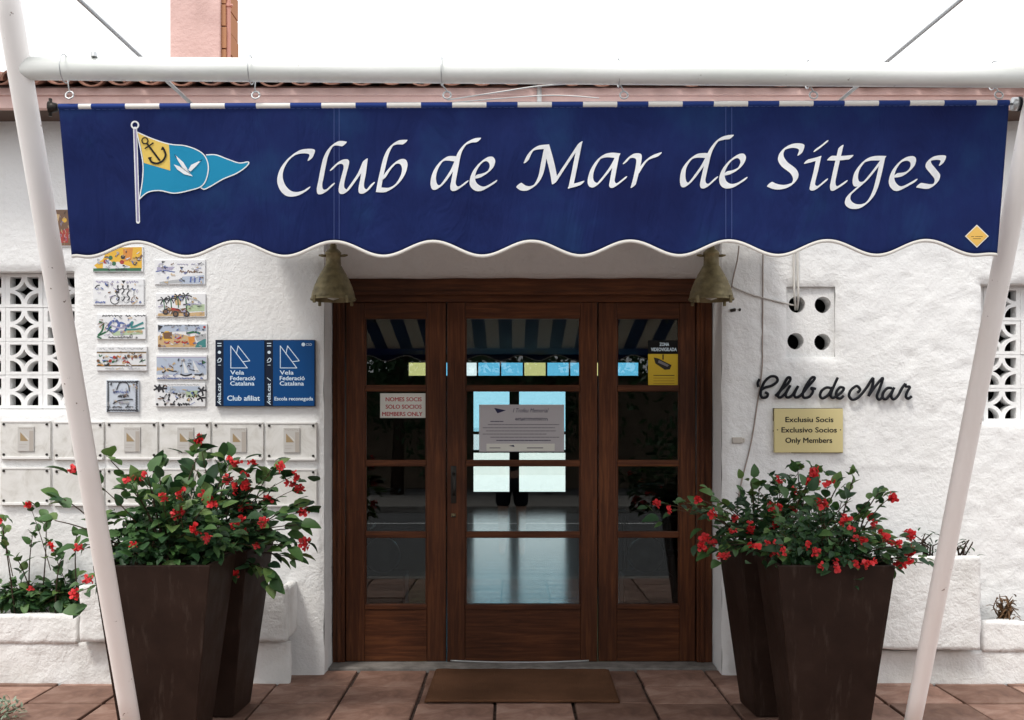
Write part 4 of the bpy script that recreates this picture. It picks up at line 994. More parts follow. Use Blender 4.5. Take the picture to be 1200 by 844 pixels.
def t1(d):
    d.p('yellow', [(.3,.05),(.98,.02),(.98,.9),(.1,.9),(.02,.75),(.2,.5)]); d.p('orange', [(.6,.1),(.8,.05),(.78,.5),(.62,.62)]); d.p('white', [(.2,.62),(.3,.5),(.4,.66),(.5,.6),(.6,.7),(.75,.8),(.7,.92),(.2,.92)])
    for x, y, c in ((.25,.6,'red'),(.42,.68,'green'),(.58,.62,'red'),(.6,.42,'black'),(.35,.45,'green'),(.92,.5,'brown')): d.d(c, x, y, .045)
    d.l('green', [(.02,.94),(.25,.93),(.35,.95),(.6,.93),(.95,.92)], .07); d.script('black', .3, .7, .88, .1, 8, 3); d.l('brown', [(.9,.55),(.98,.35)], .04); d.l('grey', [(.02,.985),(.98,.985)], .012, 1)
def t2(d):
    d.script('lilac', .06, .52, .08, .09, 9, 4, .018); d.script('lilac', .66, .95, .08, .09, 6, 5, .018); d.p('black', [(.56,.06),(.64,.06),(.6,.18)])
    d.l('black', [(.04,.36),(.08,.26),(.13,.24)], .022); d.ring('black', .43, .80, .085, .016); d.ring('grey', .66, .80, .06, .014)
    for x in (.48, .58, .68): d.l('black', [(x,.3),(x+.03,.45),(x-.01,.58),(x+.04,.72),(x,.84)], .018); d.l('black', [(x+.03,.42),(x+.1,.36)], .014); d.d('black', x+.01, .27, .018)
    d.p('black', [(.44,.4),(.5,.36),(.52,.52),(.44,.54)]); d.l('grey', [(.82,.4),(.8,.65),(.86,.85)], .014); d.script('blue', .05, .25, .86, .08, 4, 6); d.script('blue', .74, .96, .86, .08, 5, 7)
def t3(d):
    d.script('black', .12, .95, .03, .07, 14, 8, .014)
    d.p('palegreen', [(.3,.72),(.9,.55),(.95,.8),(.35,.86)]); d.l('green', [(.06,.3),(.14,.4),(.12,.65),(.04,.85),(.2,.7),(.3,.5)], .035)
    d.l('blue', [(.22,.6),(.3,.32),(.42,.28),(.46,.5),(.36,.7),(.28,.62)], .05); d.l('blue', [(.4,.66),(.48,.35),(.58,.42),(.6,.62),(.5,.74)], .04); d.l('lilac', [(.3,.45),(.5,.55),(.6,.4)], .03)
    d.l('teal', [(.64,.5),(.74,.3),(.72,.52),(.95,.34)], .04); d.l('teal', [(.6,.62),(.8,.6),(.97,.55)], .03); d.script('sand', .5, .95, .66, .1, 10, 9, .014); d.script('black', .25, .85, .9, .07, 10, 10, .014); d.l('green', [(.02,.9),(.1,.97)], .03)
def t4(d):
    d.script('grey', .06, .9, .06, .09, 14, 11, .013); d.p('sand', [(0.01,.25),(.99,.25),(.99,.8),(.01,.8)]); d.p('white', [(0.01,.29),(.99,.29),(.99,.76),(.01,.76)]); d.l('black', [(.01,.24),(.99,.24)], .02, 1); d.l('black', [(.01,.8),(.99,.8)], .02, 1)
    rg = random.Random(5)
    for k in range(26):
        x, y = rg.uniform(.05,.95), rg.uniform(.32,.72); d.l(rg.choice(['sand','green','red','brown','orange']), [(x,y),(x+rg.uniform(-.05,.05),y+.08),(x+rg.uniform(-.06,.06),y+.02)], .018)
    for x, y in ((.04,.6),(.28,.6),(.36,.45),(.64,.4),(.79,.42),(.88,.42)): d.d('red' if x in (.28,.36) else 'brown', x, y, .032)
    d.script('grey', .18, .82, .88, .07, 10, 12, .012)
def t5(d):
    for k in range(12):
        d.l('black', [(.03+.08*k, .03), (.07+.08*k, .08), (.11+.08*k, .03)], .03, 2); d.l('black', [(.03+.08*k, .97), (.07+.08*k, .92), (.11+.08*k, .97)], .03, 2); d.l('black', [(.03, .03+.08*k), (.09, .07+.08*k), (.03, .11+.08*k)], .03, 2); d.l('black', [(.97, .03+.08*k), (.91, .07+.08*k), (.97, .11+.08*k)], .03, 2)
    d.l('black', [(.33,.3),(.4,.12),(.55,.06),(.68,.14),(.72,.35)], .03); d.script('blue', .22, .7, .34, .08, 7, 13, .02); d.script('black', .3, .78, .46, .1, 7, 14, .026); d.l('black', [(.22,.74),(.4,.64),(.75,.6),(.82,.62)], .035); d.p('grey', [(.42,.68),(.7,.64),(.7,.72),(.4,.74)]); d.script('black', .1, .9, .82, .05, 16, 15, .02); d.p('black', [(.12,.12),(.2,.08),(.16,.2)]); d.p('black', [(.82,.1),(.9,.14),(.84,.18)])
def t6(d):
    d.p('sky', [(.55,.68),(.98,.62),(.98,.97),(.5,.97)]); d.p('grey', [(.1,.9),(.5,.78),(.56,.95),(.1,.97)]); d.p('lilac', [(.05,.3),(.4,.28),(.35,.42),(.05,.45)]); d.l('blue', [(.03,.48),(.2,.44),(.4,.5)], .02); d.l('grey', [(.17,.1),(.15,.5)], .014); d.p('black', [(.14,.05),(.22,.08),(.15,.14)]); d.p('black', [(.5,.28),(.58,.3),(.52,.38)])
    for k in range(9): d.l('brown', [(.5+.05*k,.5),(.52+.05*k,.42+.04*(k%3)),(.54+.05*k,.52)], .018, 2)
    d.p('brown', [(.8,.38),(.84,.5),(.76,.5)]); 
    for x in (.72,.8,.9): d.l('blue', [(x,.7),(x-.01,.9)], .03, 1)
    d.script('lilac', .45, .95, .16, .06, 9, 16, .012)
def t7(d):
    d.p('palegreen', [(.6,.5),(.98,.46),(.98,.75),(.6,.78)]); d.p('sand', [(.05,.85),(.7,.82),(.98,.78),(.98,.97),(.05,.97)]); d.p('sand', [(.35,.08),(.52,.06),(.5,.5),(.4,.5)])
    for x0, y0 in ((.16,.3),(.3,.24),(.44,.16),(.6,.12)):
        for a in range(6): d.l('black', [(x0,y0),(x0+.07*math.cos(a*1.05),y0+.09*math.sin(a*1.05)-.03),(x0+.12*math.cos(a*1.05),y0+.17*math.sin(a*1.05)+.02)], .022, 2)
        d.l('green', [(x0,y0),(x0+.02,.7)], .02, 2)
    d.p('brown', [(.2,.5),(.35,.7),(.6,.62),(.66,.8),(.3,.86),(.18,.78)]); d.p('red', [(.3,.6),(.5,.66),(.48,.74),(.32,.72)])
    for x, y in ((.2,.78),(.4,.88),(.62,.88)): d.d('black', x, y, .062); d.d('brown', x, y, .035)
    d.d('black', .73, .34, .02); d.l('lilac', [(.6,.5),(.75,.44),(.9,.5)], .016); d.l('grey', [(.66,.2),(.85,.3),(.9,.42)], .014); d.l('black', [(.55,.48),(.66,.44)], .02)
def t8(d):
    d.p('sky', [(.02,.05),(.98,.05),(.98,.3),(.02,.34)]); d.p('sand', [(.02,.5),(.4,.4),(.75,.55),(.8,.97),(.02,.97)]); d.p('teal', [(.82,.75),(.98,.6),(.98,.97),(.76,.97)]); d.p('grey', [(.75,.5),(.98,.4),(.98,.62),(.8,.72)]); d.d('yellow', .2, .5, .1); d.p('brown', [(.12,.36),(.3,.34),(.3,.62),(.14,.62)]); d.p('orange', [(.62,.55),(.76,.5),(.74,.9),(.66,.9)])
    for x, y in ((.2,.75),(.4,.72),(.55,.74),(.42,.56)): d.l('red', [(x-.05,y),(x,y+.05),(x+.06,y)], .035, 2)
    d.l('lilac', [(.36,.4),(.45,.5),(.36,.62)], .02); d.l('green', [(.6,.4),(.75,.34),(.86,.4)], .04); d.d('red', .95, .14, .025); d.script('black', .15, .85, .05, .06, 12, 17, .012); d.p('black', [(.02,.05),(.12,.1),(.03,.3)]); d.d('brown', .05, .9, .03)
def t9(d):
    d.p('lilac', [(.01,.08),(.99,.08),(.99,.72),(.01,.72)]); d.p('sky', [(.01,.12),(.99,.12),(.99,.8),(.01,.8)]); d.script('sand', .02, .3, .5, .2, 6, 18, .02); d.l('black', [(.22,.6),(.32,.66),(.4,.66)], .026); d.l('grey', [(.5,.1),(.5,.75)], .012, 1); d.p('white', [(.52,.14),(.56,.74),(.64,.72)]); d.p('white', [(.72,.2),(.76,.72),(.86,.7)])
    d.l('black', [(.48,.78),(.58,.84),(.7,.78)], .03); d.l('black', [(.76,.8),(.86,.8),(.92,.74)], .026); d.p('black', [(.9,.2),(.99,.3),(.9,.4)]); d.p('green', [(.92,.24),(.98,.3),(.92,.36)]); d.script('blue', .03, .98, .92, .06, 18, 19, .016)
def t10(d):
    d.p('sky', [(.2,.12),(.9,.12),(.9,.4),(.2,.4)]); d.p('palegreen', [(.6,.35),(.85,.3),(.86,.6),(.62,.6)]); d.script('grey', .05, .95, .03, .06, 14, 20, .012)
    rg = random.Random(9)
    for x0, y0 in ((.05,.2),(.14,.22),(.93,.3),(.92,.62)):
        for a in range(5): d.l('black', [(x0,y0),(x0+.09*math.cos(a*1.3),y0+.16*math.sin(a*1.3))], .035, 1)
    for k in range(22): x, y = rg.uniform(.06,.9), rg.uniform(.45,.92); d.l('black', [(x,y),(x+rg.uniform(-.04,.04),y+.09)], .022, 1)
    for x, y in ((.28,.5),(.27,.7),(.68,.55),(.76,.4),(.04,.9),(.2,.9)): d.d('black', x, y, .025)
    d.script('black', .3, .7, .86, .1, 8, 21, .02)
def t0(d):
    d.p('brown', [(.02,.02),(.98,.02),(.98,.98),(.02,.98)]); d.p('sand', [(.1,.1),(.5,.15),(.4,.5),(.1,.45)]); d.d('yellow', .7, .3, .1); d.p('red', [(.5,.6),(.9,.5),(.85,.9),(.3,.9)])
ctile(56, 245, 84, 289, 'brown and gold painted tile half hidden behind the left post and banner', t0)
ctile(109, 289, 167.5, 318.5, 'yellow painted tile topmost in the left tile column', t1)
ctile(109, 327, 168.5, 357.5, 'white painted tile with black cyclists in the left tile column', t2)
ctile(113, 368.5, 170.5, 397.5, 'white painted tile with green and blue swirls in the left tile column', t3)
ctile(113, 406, 172, 434.5, 'white painted tile with a band of red fruit in the left tile column', t4)
ctile(124.5, 445.5, 162.5, 483, 'nearly square pale blue tile with wavy black border, lowest in left column', t5, M_GLAZEB)
ctile(181, 304.5, 240.5, 333.5, 'pale painted beach tile topmost in the right tile column', t6)
ctile(182.5, 344, 241, 371.5, 'painted tile with palm trees and a red car in the right tile column', t7)
ctile(184, 379.5, 242.5, 408, 'painted tile with sandy beach scene third in the right tile column', t8)
ctile(183, 416, 242.5, 445, 'bluish painted tile with sailing boats in the right tile column', t9)
ctile(182, 449.5, 240.5, 476.5, 'painted tile with black palms and figures lowest in the right tile column', t10)

# notices stuck on the glass
def notice(x0, y0, x1, y1, Y, mcol, label, draw, inks):
    t = thing('glass_notice', label, 'notice', tuple(P((x0+x1)/2, y1, Y))); a, b = P(x0, y1, Y), P(x1, y0, Y); mb = MB(); mb.box((a.x, Y, a.z), (b.x, Y+.0015, b.z)); mb.build('sheet', mcol, t)
    ik = Ink(wallsurf(Y), inks); ik.o = .0002; draw(ik); ik.build('print', t)
M_PAPER = mat('paper_white', (.74,.74,.68), .7, .2); M_RED = mat('red_print', (.45,.03,.04), .7, .2); M_PAPER2 = mat('paper_grey', (.52,.50,.52), .6, .3); M_DKBLUE = mat('dark_blue_print', (.03,.03,.08), .7, .2); M_PAPY = mat('yellow_notice_paper', (.62,.43,.03), .6, .3)
YN = YD+.030
def n1(ik): ik.text('NOMES SOCIS', 452, 470.3, 42, 4.8, 0, .035); ik.text('SOLO SOCIOS', 452, 479, 42, 4.8, 0, .035); ik.text('MEMBERS ONLY', 448, 487.5, 47, 4.8, 0, .035)
notice(445.5, 461, 498.8, 489.8, YN, M_PAPER, 'white members notice with red lettering on the left glass panel', n1, [M_RED])
def n2(ik):
    ik.poly([(579, 478), (593, 481), (583, 484.5)], 0); ik.text('I Trofeu Memorial', 601, 483.5, 42, 5.2, 0, 0, .35)
    rg = random.Random(3)
    for k in range(16): x = 604+k*2.4; ik.line([(x, 493-rg.random()*3), (x+.9, 489.5+rg.random()), (x+1.8, 493)], 0, .7, 1)
    for j, (a, b) in enumerate(((575, 590), (572, 655), (566, 650), (570, 652), (566, 640), (575, 655), (582, 645))):
        y = 494+j*3.7
        x = a
        while x < b: w_ = rg.uniform(2, 6); ik.line([(x, y), (min(x+w_, b), y)], 0 if j in (0, 6) else 1, .9, 1); x += w_+1
    ik.poly([(570, 520), (650, 520), (650, 528.5), (570, 528.5)], 2); ik.poly([(596, 522.5), (602, 521.5), (603, 524)], 0); ik.line([(574, 525), (586, 525)], 1, 1, 1); ik.line([(618, 525), (636, 525)], 1, 1.2, 1)
notice(561.5, 474.3, 661, 529.5, YN-.007, M_PAPER2, 'grey trophy certificate with dark handwriting on the door leaf glass', n2, [M_DKBLUE, mat('grey_print', (.2,.19,.21), .7, .2), M_PAPER])
def n3(ik):
    ik.poly([(766, 419), (771, 420), (787, 428), (785, 433), (779, 433.5), (768, 426)], 0); ik.line([(777, 416), (777, 421)], 0, 1.6, 1); ik.poly([(772, 422), (784, 428), (782, 430), (771, 425)], 1)
    for j in range(4): ik.line([(766, 440+j*3.2), (790, 440+j*3.2)], 0 if j < 1 else 2, .8, 1)
notice(759.5, 415, 796.3, 455.0, YN, M_PAPY, 'yellow camera surveillance notice on the right glass panel', n3, [M_IRON, mat('grey_print', (.2,.19,.21)), mat('ochre_print', (.40,.26,.03), .7, .2)])
def n4(ik): ik.text('ZONA', 773, 405.5, 11, 4, 0, .035); ik.text('VIDEOVIGILADA', 763, 411.5, 30, 4, 0, .035)
notice(759.5, 399, 796.3, 414.5, YN, M_DARK, 'dark strip with small white lettering above the yellow notice', n4, [M_SWHITE])

# doormat
mb = MB(); a, b = -.495, .475
bm = bmesh.new(); nx, ny = 50, 36
g = [[bm.verts.new((a+(b-a)*i/nx + (.0 if j else 0), 5.72+.74*j/ny, .006+.003*noise.noise(Vector((i*.2, j*.2, 1)))+ (.0 if 0 < i < nx else -.004))) for j in range(ny+1)] for i in range(nx+1)]
for i in range(nx):
    for j in range(ny): bm.faces.new((g[i][j], g[i+1][j], g[i+1][j+1], g[i][j+1]))
ex_ = bmesh.ops.extrude_face_region(bm, geom=bm.faces[:]); 
for v in [q for q in ex_['geom'] if isinstance(q, bmesh.types.BMVert)]: v.co.z += .012
mb.bm(bm); o = mb.build('doormat', M_MAT, None, True); o.rotation_euler.z = R(-.6); tag(o, 'brown coir doormat lying in front of the door', 'doormat')

# ================================================================== planters and plants
def planter(cx_, cy_, rot, label):
    t = thing('planter', label, 'planter', (cx_, cy_, 0), 'brown tapered planters flanking the door'); t.rotation_euler.z = rot
    T_, B_, h, w_ = .243, .150, .80, .022
    def ring(hw_, z): return [(-hw_, -hw_, z), (hw_, -hw_, z), (hw_, hw_, z), (-hw_, hw_, z)]
    bm = bmesh.new(); rs = [ring(B_, 0.004), ring(T_, h), ring(T_-w_, h), ring(T_-w_-.012, h-.09)]
    vv = [[bm.verts.new(p) for p in r_] for r_ in rs]
    for a, b in zip(vv, vv[1:]):
        for k in range(4): bm.faces.new((a[k], a[(k+1) % 4], b[(k+1) % 4], b[k]))
    bm.faces.new(vv[0][::-1])
    bmesh.ops.bevel(bm, geom=bm.edges[:], offset=.005, segments=2, profile=.6, affect='EDGES')
    m = MB(); m.bm(bm); o = m.build('body', M_PLANTER, None); o.parent = t
    m = MB(); k = T_-w_-.010
    nn = 10; base = len(m.v)
    for i in range(nn+1):
        for j in range(nn+1): x, y = -k+2*k*i/nn, -k+2*k*j/nn; m.v.append((x, y, h-.075+.012*noise.noise(Vector((x*12, y*12, cx_)))))
    for i in range(nn):
        for j in range(nn): q = i*(nn+1)+j; m.f.append([q, q+nn+1, q+nn+2, q+1]); m.m.append(0)
    o = m.build('soil', M_SOIL, None, True); o.parent = t
    return t
PF_L, PR_L, PF_R, PR_R = (-1.500, 5.02), (-1.46, 5.60), (1.352, 5.02), (1.295, 5.60)
planter(*PF_L, R(1.0), 'nearer brown tapered planter left of the door, behind the leaning post')
planter(*PR_L, R(-3), 'farther brown tapered planter left of the door, half hidden by the nearer one')
planter(*PF_R, R(-1), 'nearer brown tapered planter right of the door')
planter(*PR_R, R(3), 'farther brown tapered planter right of the door, half hidden by the nearer one')

def leaf_mesh(name, ln, wd, curl, fold, m):
    rows = [(0, .10), (.18, .78), (.42, 1.0), (.68, .78), (.88, .36), (1.0, .02)]; v = []; f = []
    for t, k in rows:
        y = t*ln; z = -curl*ln*t*t; ww = wd*k/2
        v += [(-ww*(1+.12*math.sin(t*9)), y, z+fold*ww), (0, y, z), (ww, y+.03*ln*k, z+fold*ww)]
    for i in range(len(rows)-1):
        a = i*3; f += [(a, a+1, a+4, a+3), (a+1, a+2, a+5, a+4)]
    me = bpy.data.meshes.new(name); me.from_pydata(v, [], f); me.materials.append(m); me.polygons.foreach_set('use_smooth', [True]*len(f)); return me
LEAVES = []
for mi, m in enumerate(M_LEAF):
    for ln, wd, cu, fo in ((.062, .046, .25, .25), (.078, .056, .4, .35), (.070, .058, .15, .15), (.052, .034, .5, .45)): LEAVES.append((mi, leaf_mesh('leaf', ln, wd, cu, fo, m)))
def petal_cluster(seed, n_):
    rg = random.Random(seed); m = MB()
    for _ in range(n_):
        c = Vector((rg.uniform(-1, 1), rg.uniform(-1, 1), rg.uniform(-.8, .8)))*.014
        for k in range(6):
            d = Vector((rg.uniform(-1, 1), rg.uniform(-1, .2), rg.uniform(-1, 1))).normalized(); s_ = d.orthogonal().normalized(); s_ = Matrix.Rotation(rg.uniform(0, 6), 3, d) @ s_; n2_ = d.cross(s_)
            ln = rg.uniform(.013, .021); wd = ln*.85; pts = []
            for u, ww, zz in ((0, .15, 0), (.35, .8, .10), (.7, 1, .06), (.95, .55, -.08)):
                pts += [c + d*ln*u - s_*wd*ww/2 + n2_*ln*(zz+.12), c + d*ln*u + n2_*ln*zz, c + d*ln*u + s_*wd*ww/2 + n2_*ln*(zz+.12)]
            b = [(r_*3, r_*3+1, r_*3+4, r_*3+3) for r_ in range(3)] + [(r_*3+1, r_*3+2, r_*3+5, r_*3+4) for r_ in range(3)]
            m.add(pts, b)
    me = bpy.data.meshes.new('flower'); me.from_pydata(m.v, [], m.f); me.materials.append(M_PETAL); me.polygons.foreach_set('use_smooth', [True]*len(m.f)); return me
FLOWERS = [petal_cluster(s_, k) for s_, k in ((1, 2), (2, 3), (3, 4), (4, 3), (5, 2), (6, 5))]
def put_leaf(plant, p, out, rg, kinds, sc=1.0):
    mi = rg.choices((0, 1, 2), kinds)[0]; me = rg.choice([q for k, q in LEAVES if k == mi])
    d = (Vector(out) + Vector((rg.uniform(-1, 1), rg.uniform(-1, 1), rg.uniform(-.7, .5)))*.75)
    if d.length < .01: d = Vector((0, -1, 0))
    d.normalize(); up = Vector((rg.uniform(-.5, .5), rg.uniform(-.9, .2), 1.0)).normalized()
    x = d.cross(up)
    if x.length < .05: x = d.orthogonal()
    x.normalize(); z = x.cross(d)
    M_ = Matrix((x, d, z)).transposed().to_4x4(); s_ = rg.uniform(.75, 1.25)*sc
    piece('leaf', me, plant, Matrix.Translation(p) @ M_ @ Matrix.Scale(s_, 4))
def put_flower(plant, p, rg, sc=1.0):
    piece('flower', rg.choice(FLOWERS), plant, Matrix.Translation(p) @ Matrix.Rotation(rg.uniform(0, 6.28), 4, 'Y') @ Matrix.Rotation(rg.uniform(-.5, .5), 4, 'X') @ Matrix.Scale(rg.uniform(.85, 1.2)*sc, 4))
def stem_pts(a, b, rg, bow=.12):
    a, b = Vector(a), Vector(b); m_ = (a+b)/2 + Vector((rg.uniform(-.04, .04), rg.uniform(-.04, .04), bow)); m_.x = a.x*.62+b.x*.38+rg.uniform(-.03, .03)
    return [a.lerp(m_, t).lerp(m_.lerp(b, t), t) for t in [k/9 for k in range(10)]]
def plant(label, base, rim_z, flowers, rad, hgt, nleaf, kinds, seed, legs=(), sc=1.0, root=.14, rooty=.14, fsc=1.12, name='begonia_plant', group='red begonias'):
    rg = random.Random(seed); t = thing(name, label, 'plant', (base[0], base[1], rim_z-.08), group); st = MB()
    c = Vector((base[0], base[1], rim_z))
    tips = []
    for k in range(24):
        a = rg.uniform(0, 6.283); r_ = math.sqrt(rg.random()); h_ = hgt*(1-.78*r_*r_)*rg.uniform(.5, 1.0)
        tips.append(c + Vector((rad[0]*r_*math.cos(a), rad[1]*r_*math.sin(a), h_)))
    per = nleaf//len(tips)
    for b in tips:
        a = c + Vector((rg.uniform(-root, root), rg.uniform(-rooty, rooty), -.085)); pts = stem_pts(a, b, rg, .04)
        st.tube(pts, [.0038-.0024*i/9 for i in range(10)], 5)
        for q in range(per):
            i = rg.choice((2, 3, 4, 5, 6, 7, 8, 9, 9)); k = .3+.7*i/9
            p = pts[i] + Vector((rg.gauss(0, .055*k), rg.gauss(0, .05*k)*min(1, rad[1]/.2), rg.gauss(0, .035)))
            if p.z < rim_z+.005: p.z = rim_z + .005 + rg.random()*.06
            out = p - Vector((c.x, c.y, rim_z+.05)); out.normalize(); out.y -= .45; out.z -= .1
            put_leaf(t, p, out, rg, kinds, sc)
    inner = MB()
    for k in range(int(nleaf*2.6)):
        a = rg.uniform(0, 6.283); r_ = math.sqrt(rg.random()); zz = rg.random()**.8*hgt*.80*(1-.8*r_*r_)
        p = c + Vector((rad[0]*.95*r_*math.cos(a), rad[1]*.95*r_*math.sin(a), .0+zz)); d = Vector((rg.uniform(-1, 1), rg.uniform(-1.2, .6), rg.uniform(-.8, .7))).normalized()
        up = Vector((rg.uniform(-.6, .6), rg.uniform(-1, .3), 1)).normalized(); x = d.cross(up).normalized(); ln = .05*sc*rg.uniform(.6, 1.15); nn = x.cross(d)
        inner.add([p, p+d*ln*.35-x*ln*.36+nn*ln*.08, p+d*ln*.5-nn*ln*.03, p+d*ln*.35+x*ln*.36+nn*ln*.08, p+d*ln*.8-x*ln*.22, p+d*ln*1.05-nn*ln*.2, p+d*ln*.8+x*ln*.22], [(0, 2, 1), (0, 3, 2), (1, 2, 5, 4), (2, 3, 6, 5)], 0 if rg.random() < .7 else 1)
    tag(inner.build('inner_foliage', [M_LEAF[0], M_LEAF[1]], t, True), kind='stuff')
    for b in legs:                                    # leggy shoots that stand out of the mass
        b = Vector(b); a = c + Vector((rg.uniform(-root, root)*.7+(.05 if b.x > c.x else -.05), rg.uniform(-rooty, rooty*.4), -.085)); pts = stem_pts(a, b, rg, .08)
        st.tube(pts, [.0052-.003*i/9 for i in range(10)], 5, 1)
        for q in range(7):
            i = rg.choice((6, 7, 8, 9, 9, 9)); p = pts[i] + Vector((rg.gauss(0, .014), rg.gauss(0, .012), rg.gauss(0, .014))); out = pts[i]-pts[max(0, i-2)]; put_leaf(t, p, out.normalized(), rg, (.2, .5, .4), sc)
    for (p, main) in flowers:
        p = Vector(p); a = c.lerp(p, .35) + Vector((rg.gauss(0, .03), rg.gauss(0, .02)+.02, .0)); pts = stem_pts(a, p, rg, .03); st.tube(pts, [.0028-.0014*i/9 for i in range(10)], 5)
        put_flower(t, p, rg, fsc)
        for q in (3, 5, 6, 8): put_leaf(t, pts[q], (pts[q]-pts[q-1]).normalized(), rg, kinds, sc*.85)
        if rg.random() < .3: put_flower(t, p + Vector((rg.uniform(-.035, .035), rg.uniform(0, .03), rg.uniform(-.03, .03))), rg, fsc*.8)
        for q in range(3): put_leaf(t, p + Vector((rg.gauss(0, .035), .025+abs(rg.gauss(0, .02)), rg.gauss(-.02, .03))), (p-c).normalized(), rg, kinds, sc)
    st.build('stems', [M_STEM, M_STEMD], t, True)
    return t
fl = [(440,155),(400,455),(160,465),(205,605),(530,250),(610,240),(700,235),(740,280),(580,335),(680,395),(715,425),(380,180),(135,680),(140,128)]
frl = [(810,180),(840,215),(890,205),(920,115),(885,150),(1050,118),(1095,165),(1130,212),(990,262),(865,300),(905,305),(965,360),(1145,320),(1145,455),(845,370),(880,365),(885,400),(940,475),(895,515),(810,545),(850,585),(830,90),(690,5)]
cv = lambda x, y: (50+x*.2667, 515+y*.2667)
def at(lst, f_, ya, yb, rg=random.Random(4)): return [(P(*f_(x, y), rg.uniform(ya, yb)), 1) for x, y in lst]
plant('bushy begonia with red flowers in the nearer left planter', PF_L, .80, at(fl, cv, 4.72, 4.9), (.27, .24), .36, 240, (.38, .44, .18), 21,
      [P(130, 540, 4.95), P(172, 555, 4.9), P(185, 545, 5.0), P(75, 585, 4.9), P(64, 610, 4.85), P(232, 534, 5.0), P(150, 570, 4.85)])
plant('denser dark begonia with red flowers in the farther left planter', PR_L, .80, at(frl, cv, 5.2, 5.45), (.31, .28), .42, 250, (.62, .33, .05), 22,
      [P(270, 540, 5.5), P(352, 590, 5.35), P(350, 615, 5.3), P(318, 550, 5.5), P(312, 668, 5.3), P(335, 640, 5.35), P(345, 655, 5.4), P(322, 685, 5.3), P(338, 620, 5.45)], sc=1.08)
f_r = [(408,320),(455,348),(485,313),(500,350),(525,345),(602,318),(640,350),(665,395),(720,400),(750,392),(785,388),(845,385),(655,165),(745,230),(765,258),(790,290),(820,300),(865,245),(900,280),(915,305),(950,310),(955,395),(980,390),(925,135),(685,90),(980,290),(995,340)]
r_r = [(35,160),(75,183),(190,147),(238,203),(330,215),(375,250),(318,255),(210,290),(205,325),(235,322),(280,360),(470,175),(490,195),(480,220),(470,245),(550,115),(605,80),(635,85),(545,185),(500,70),(625,40)]
cv2 = lambda x, y: (760+x*.3083, 540+y*.3083)
plant('red flowering begonia spreading from the nearer right planter', PF_R, .80, at(f_r, cv2, 4.72, 4.92), (.30, .24), .31, 264, (.46, .42, .12), 23,
      [P(1020, 585, 4.95), P(1030, 578, 4.95), P(985, 565, 5.0), P(1082, 660, 4.85), P(1062, 640, 4.85), P(1000, 560, 5.0), P(1075, 655, 4.8)], sc=.72, fsc=1.05)
plant('red flowering begonia reaching towards the door in the farther right planter', PR_R, .80, at(r_r, cv2, 5.2, 5.45), (.33, .28), .43, 264, (.56, .38, .06), 24,
      [P(800, 590, 5.4), P(838, 585, 5.4), P(880, 565, 5.5), P(830, 600, 5.35), P(850, 640, 5.3), P(950, 556, 5.5), P(935, 552, 5.5)], sc=.78, fsc=1.05)
# begonias in the low bed on the left
flb = [(0, 612), (35, 592), (37, 692), (60, 640)]
for k, (bx, seed, lab) in enumerate(((PX(18, 6.27), 31, 'straggly begonia in the low bed at the left edge'), (PX(70, 6.27), 32, 'straggly begonia in the low bed beside the left planter'))):
    fs = [(P(x, y, random.uniform(6.1, 6.2)), 1) for x, y in flb if (x < 30) == (k == 0)] if k < 2 else []
    ctr = CX + bx*F/6.27
    plant(lab, (bx, 6.28), .40, fs, (.17, .04), .17, 120, (.4, .45, .15), seed, [P(ctr+dx, y, 6.2) for dx, y in ((-16, 612), (20, 628), (2, 655))], sc=.85, rooty=.03, group='begonias in the low bed')
# dried stalks on the right bed
def dry(label, base, n_, h_, spread, seed, dark):
    rg = random.Random(seed); t = thing('dry_plant', label, 'dry plant', base, 'dried plants in the right bed'); st = MB(); b = Vector(base)
    for k in range(n_):
        a = rg.uniform(0, 6.283); tip = b + Vector((math.cos(a)*spread*rg.random(), -.02+math.sin(a)*.03, h_*rg.uniform(.45, 1))); mid = (b+tip)/2 + Vector((rg.uniform(-.04, .04), rg.uniform(-.02, .02), .02))
        tip2 = tip + Vector((rg.uniform(-.05, .05), rg.uniform(-.02, .02), rg.uniform(-.05, .03)))
        st.tube([b + Vector((rg.uniform(-.03, .03), 0, -.02)), mid, tip, tip2], [.005, .004, .003, .0015], 5)
    st.build('stalks', M_STEMD if dark else M_DRY, t, True)
    lf = leaf_mesh('withered_leaf', .04, .012, .8, .6, M_DRY if not dark else M_LEAF[0])
    for k in range(n_*2):
        a = rg.uniform(0, 6.283); p = b + Vector((math.cos(a)*spread*rg.random(), math.sin(a)*.04-.02, h_*rg.uniform(.1, .95)))
        piece('withered_leaf', lf, t, Matrix.Translation(p) @ Matrix.Rotation(rg.uniform(0, 6.28), 4, 'Z') @ Matrix.Rotation(rg.uniform(-.4, 1.3), 4, 'X'))
dry('bare dark stalks on the white trough right of the planters', tuple(P(1086, 654, 6.23)), 12, .16, .12, 41, True)
dry('thin withered sprig on the white trough just right of the leaning post', tuple(P(1126, 654, 6.23)), 7, .11, .09, 42, True)
dry('tuft of dry brown stalks in the low bed at the right edge', tuple(P(1176, 729, 6.27)), 26, .15, .07, 43, False)
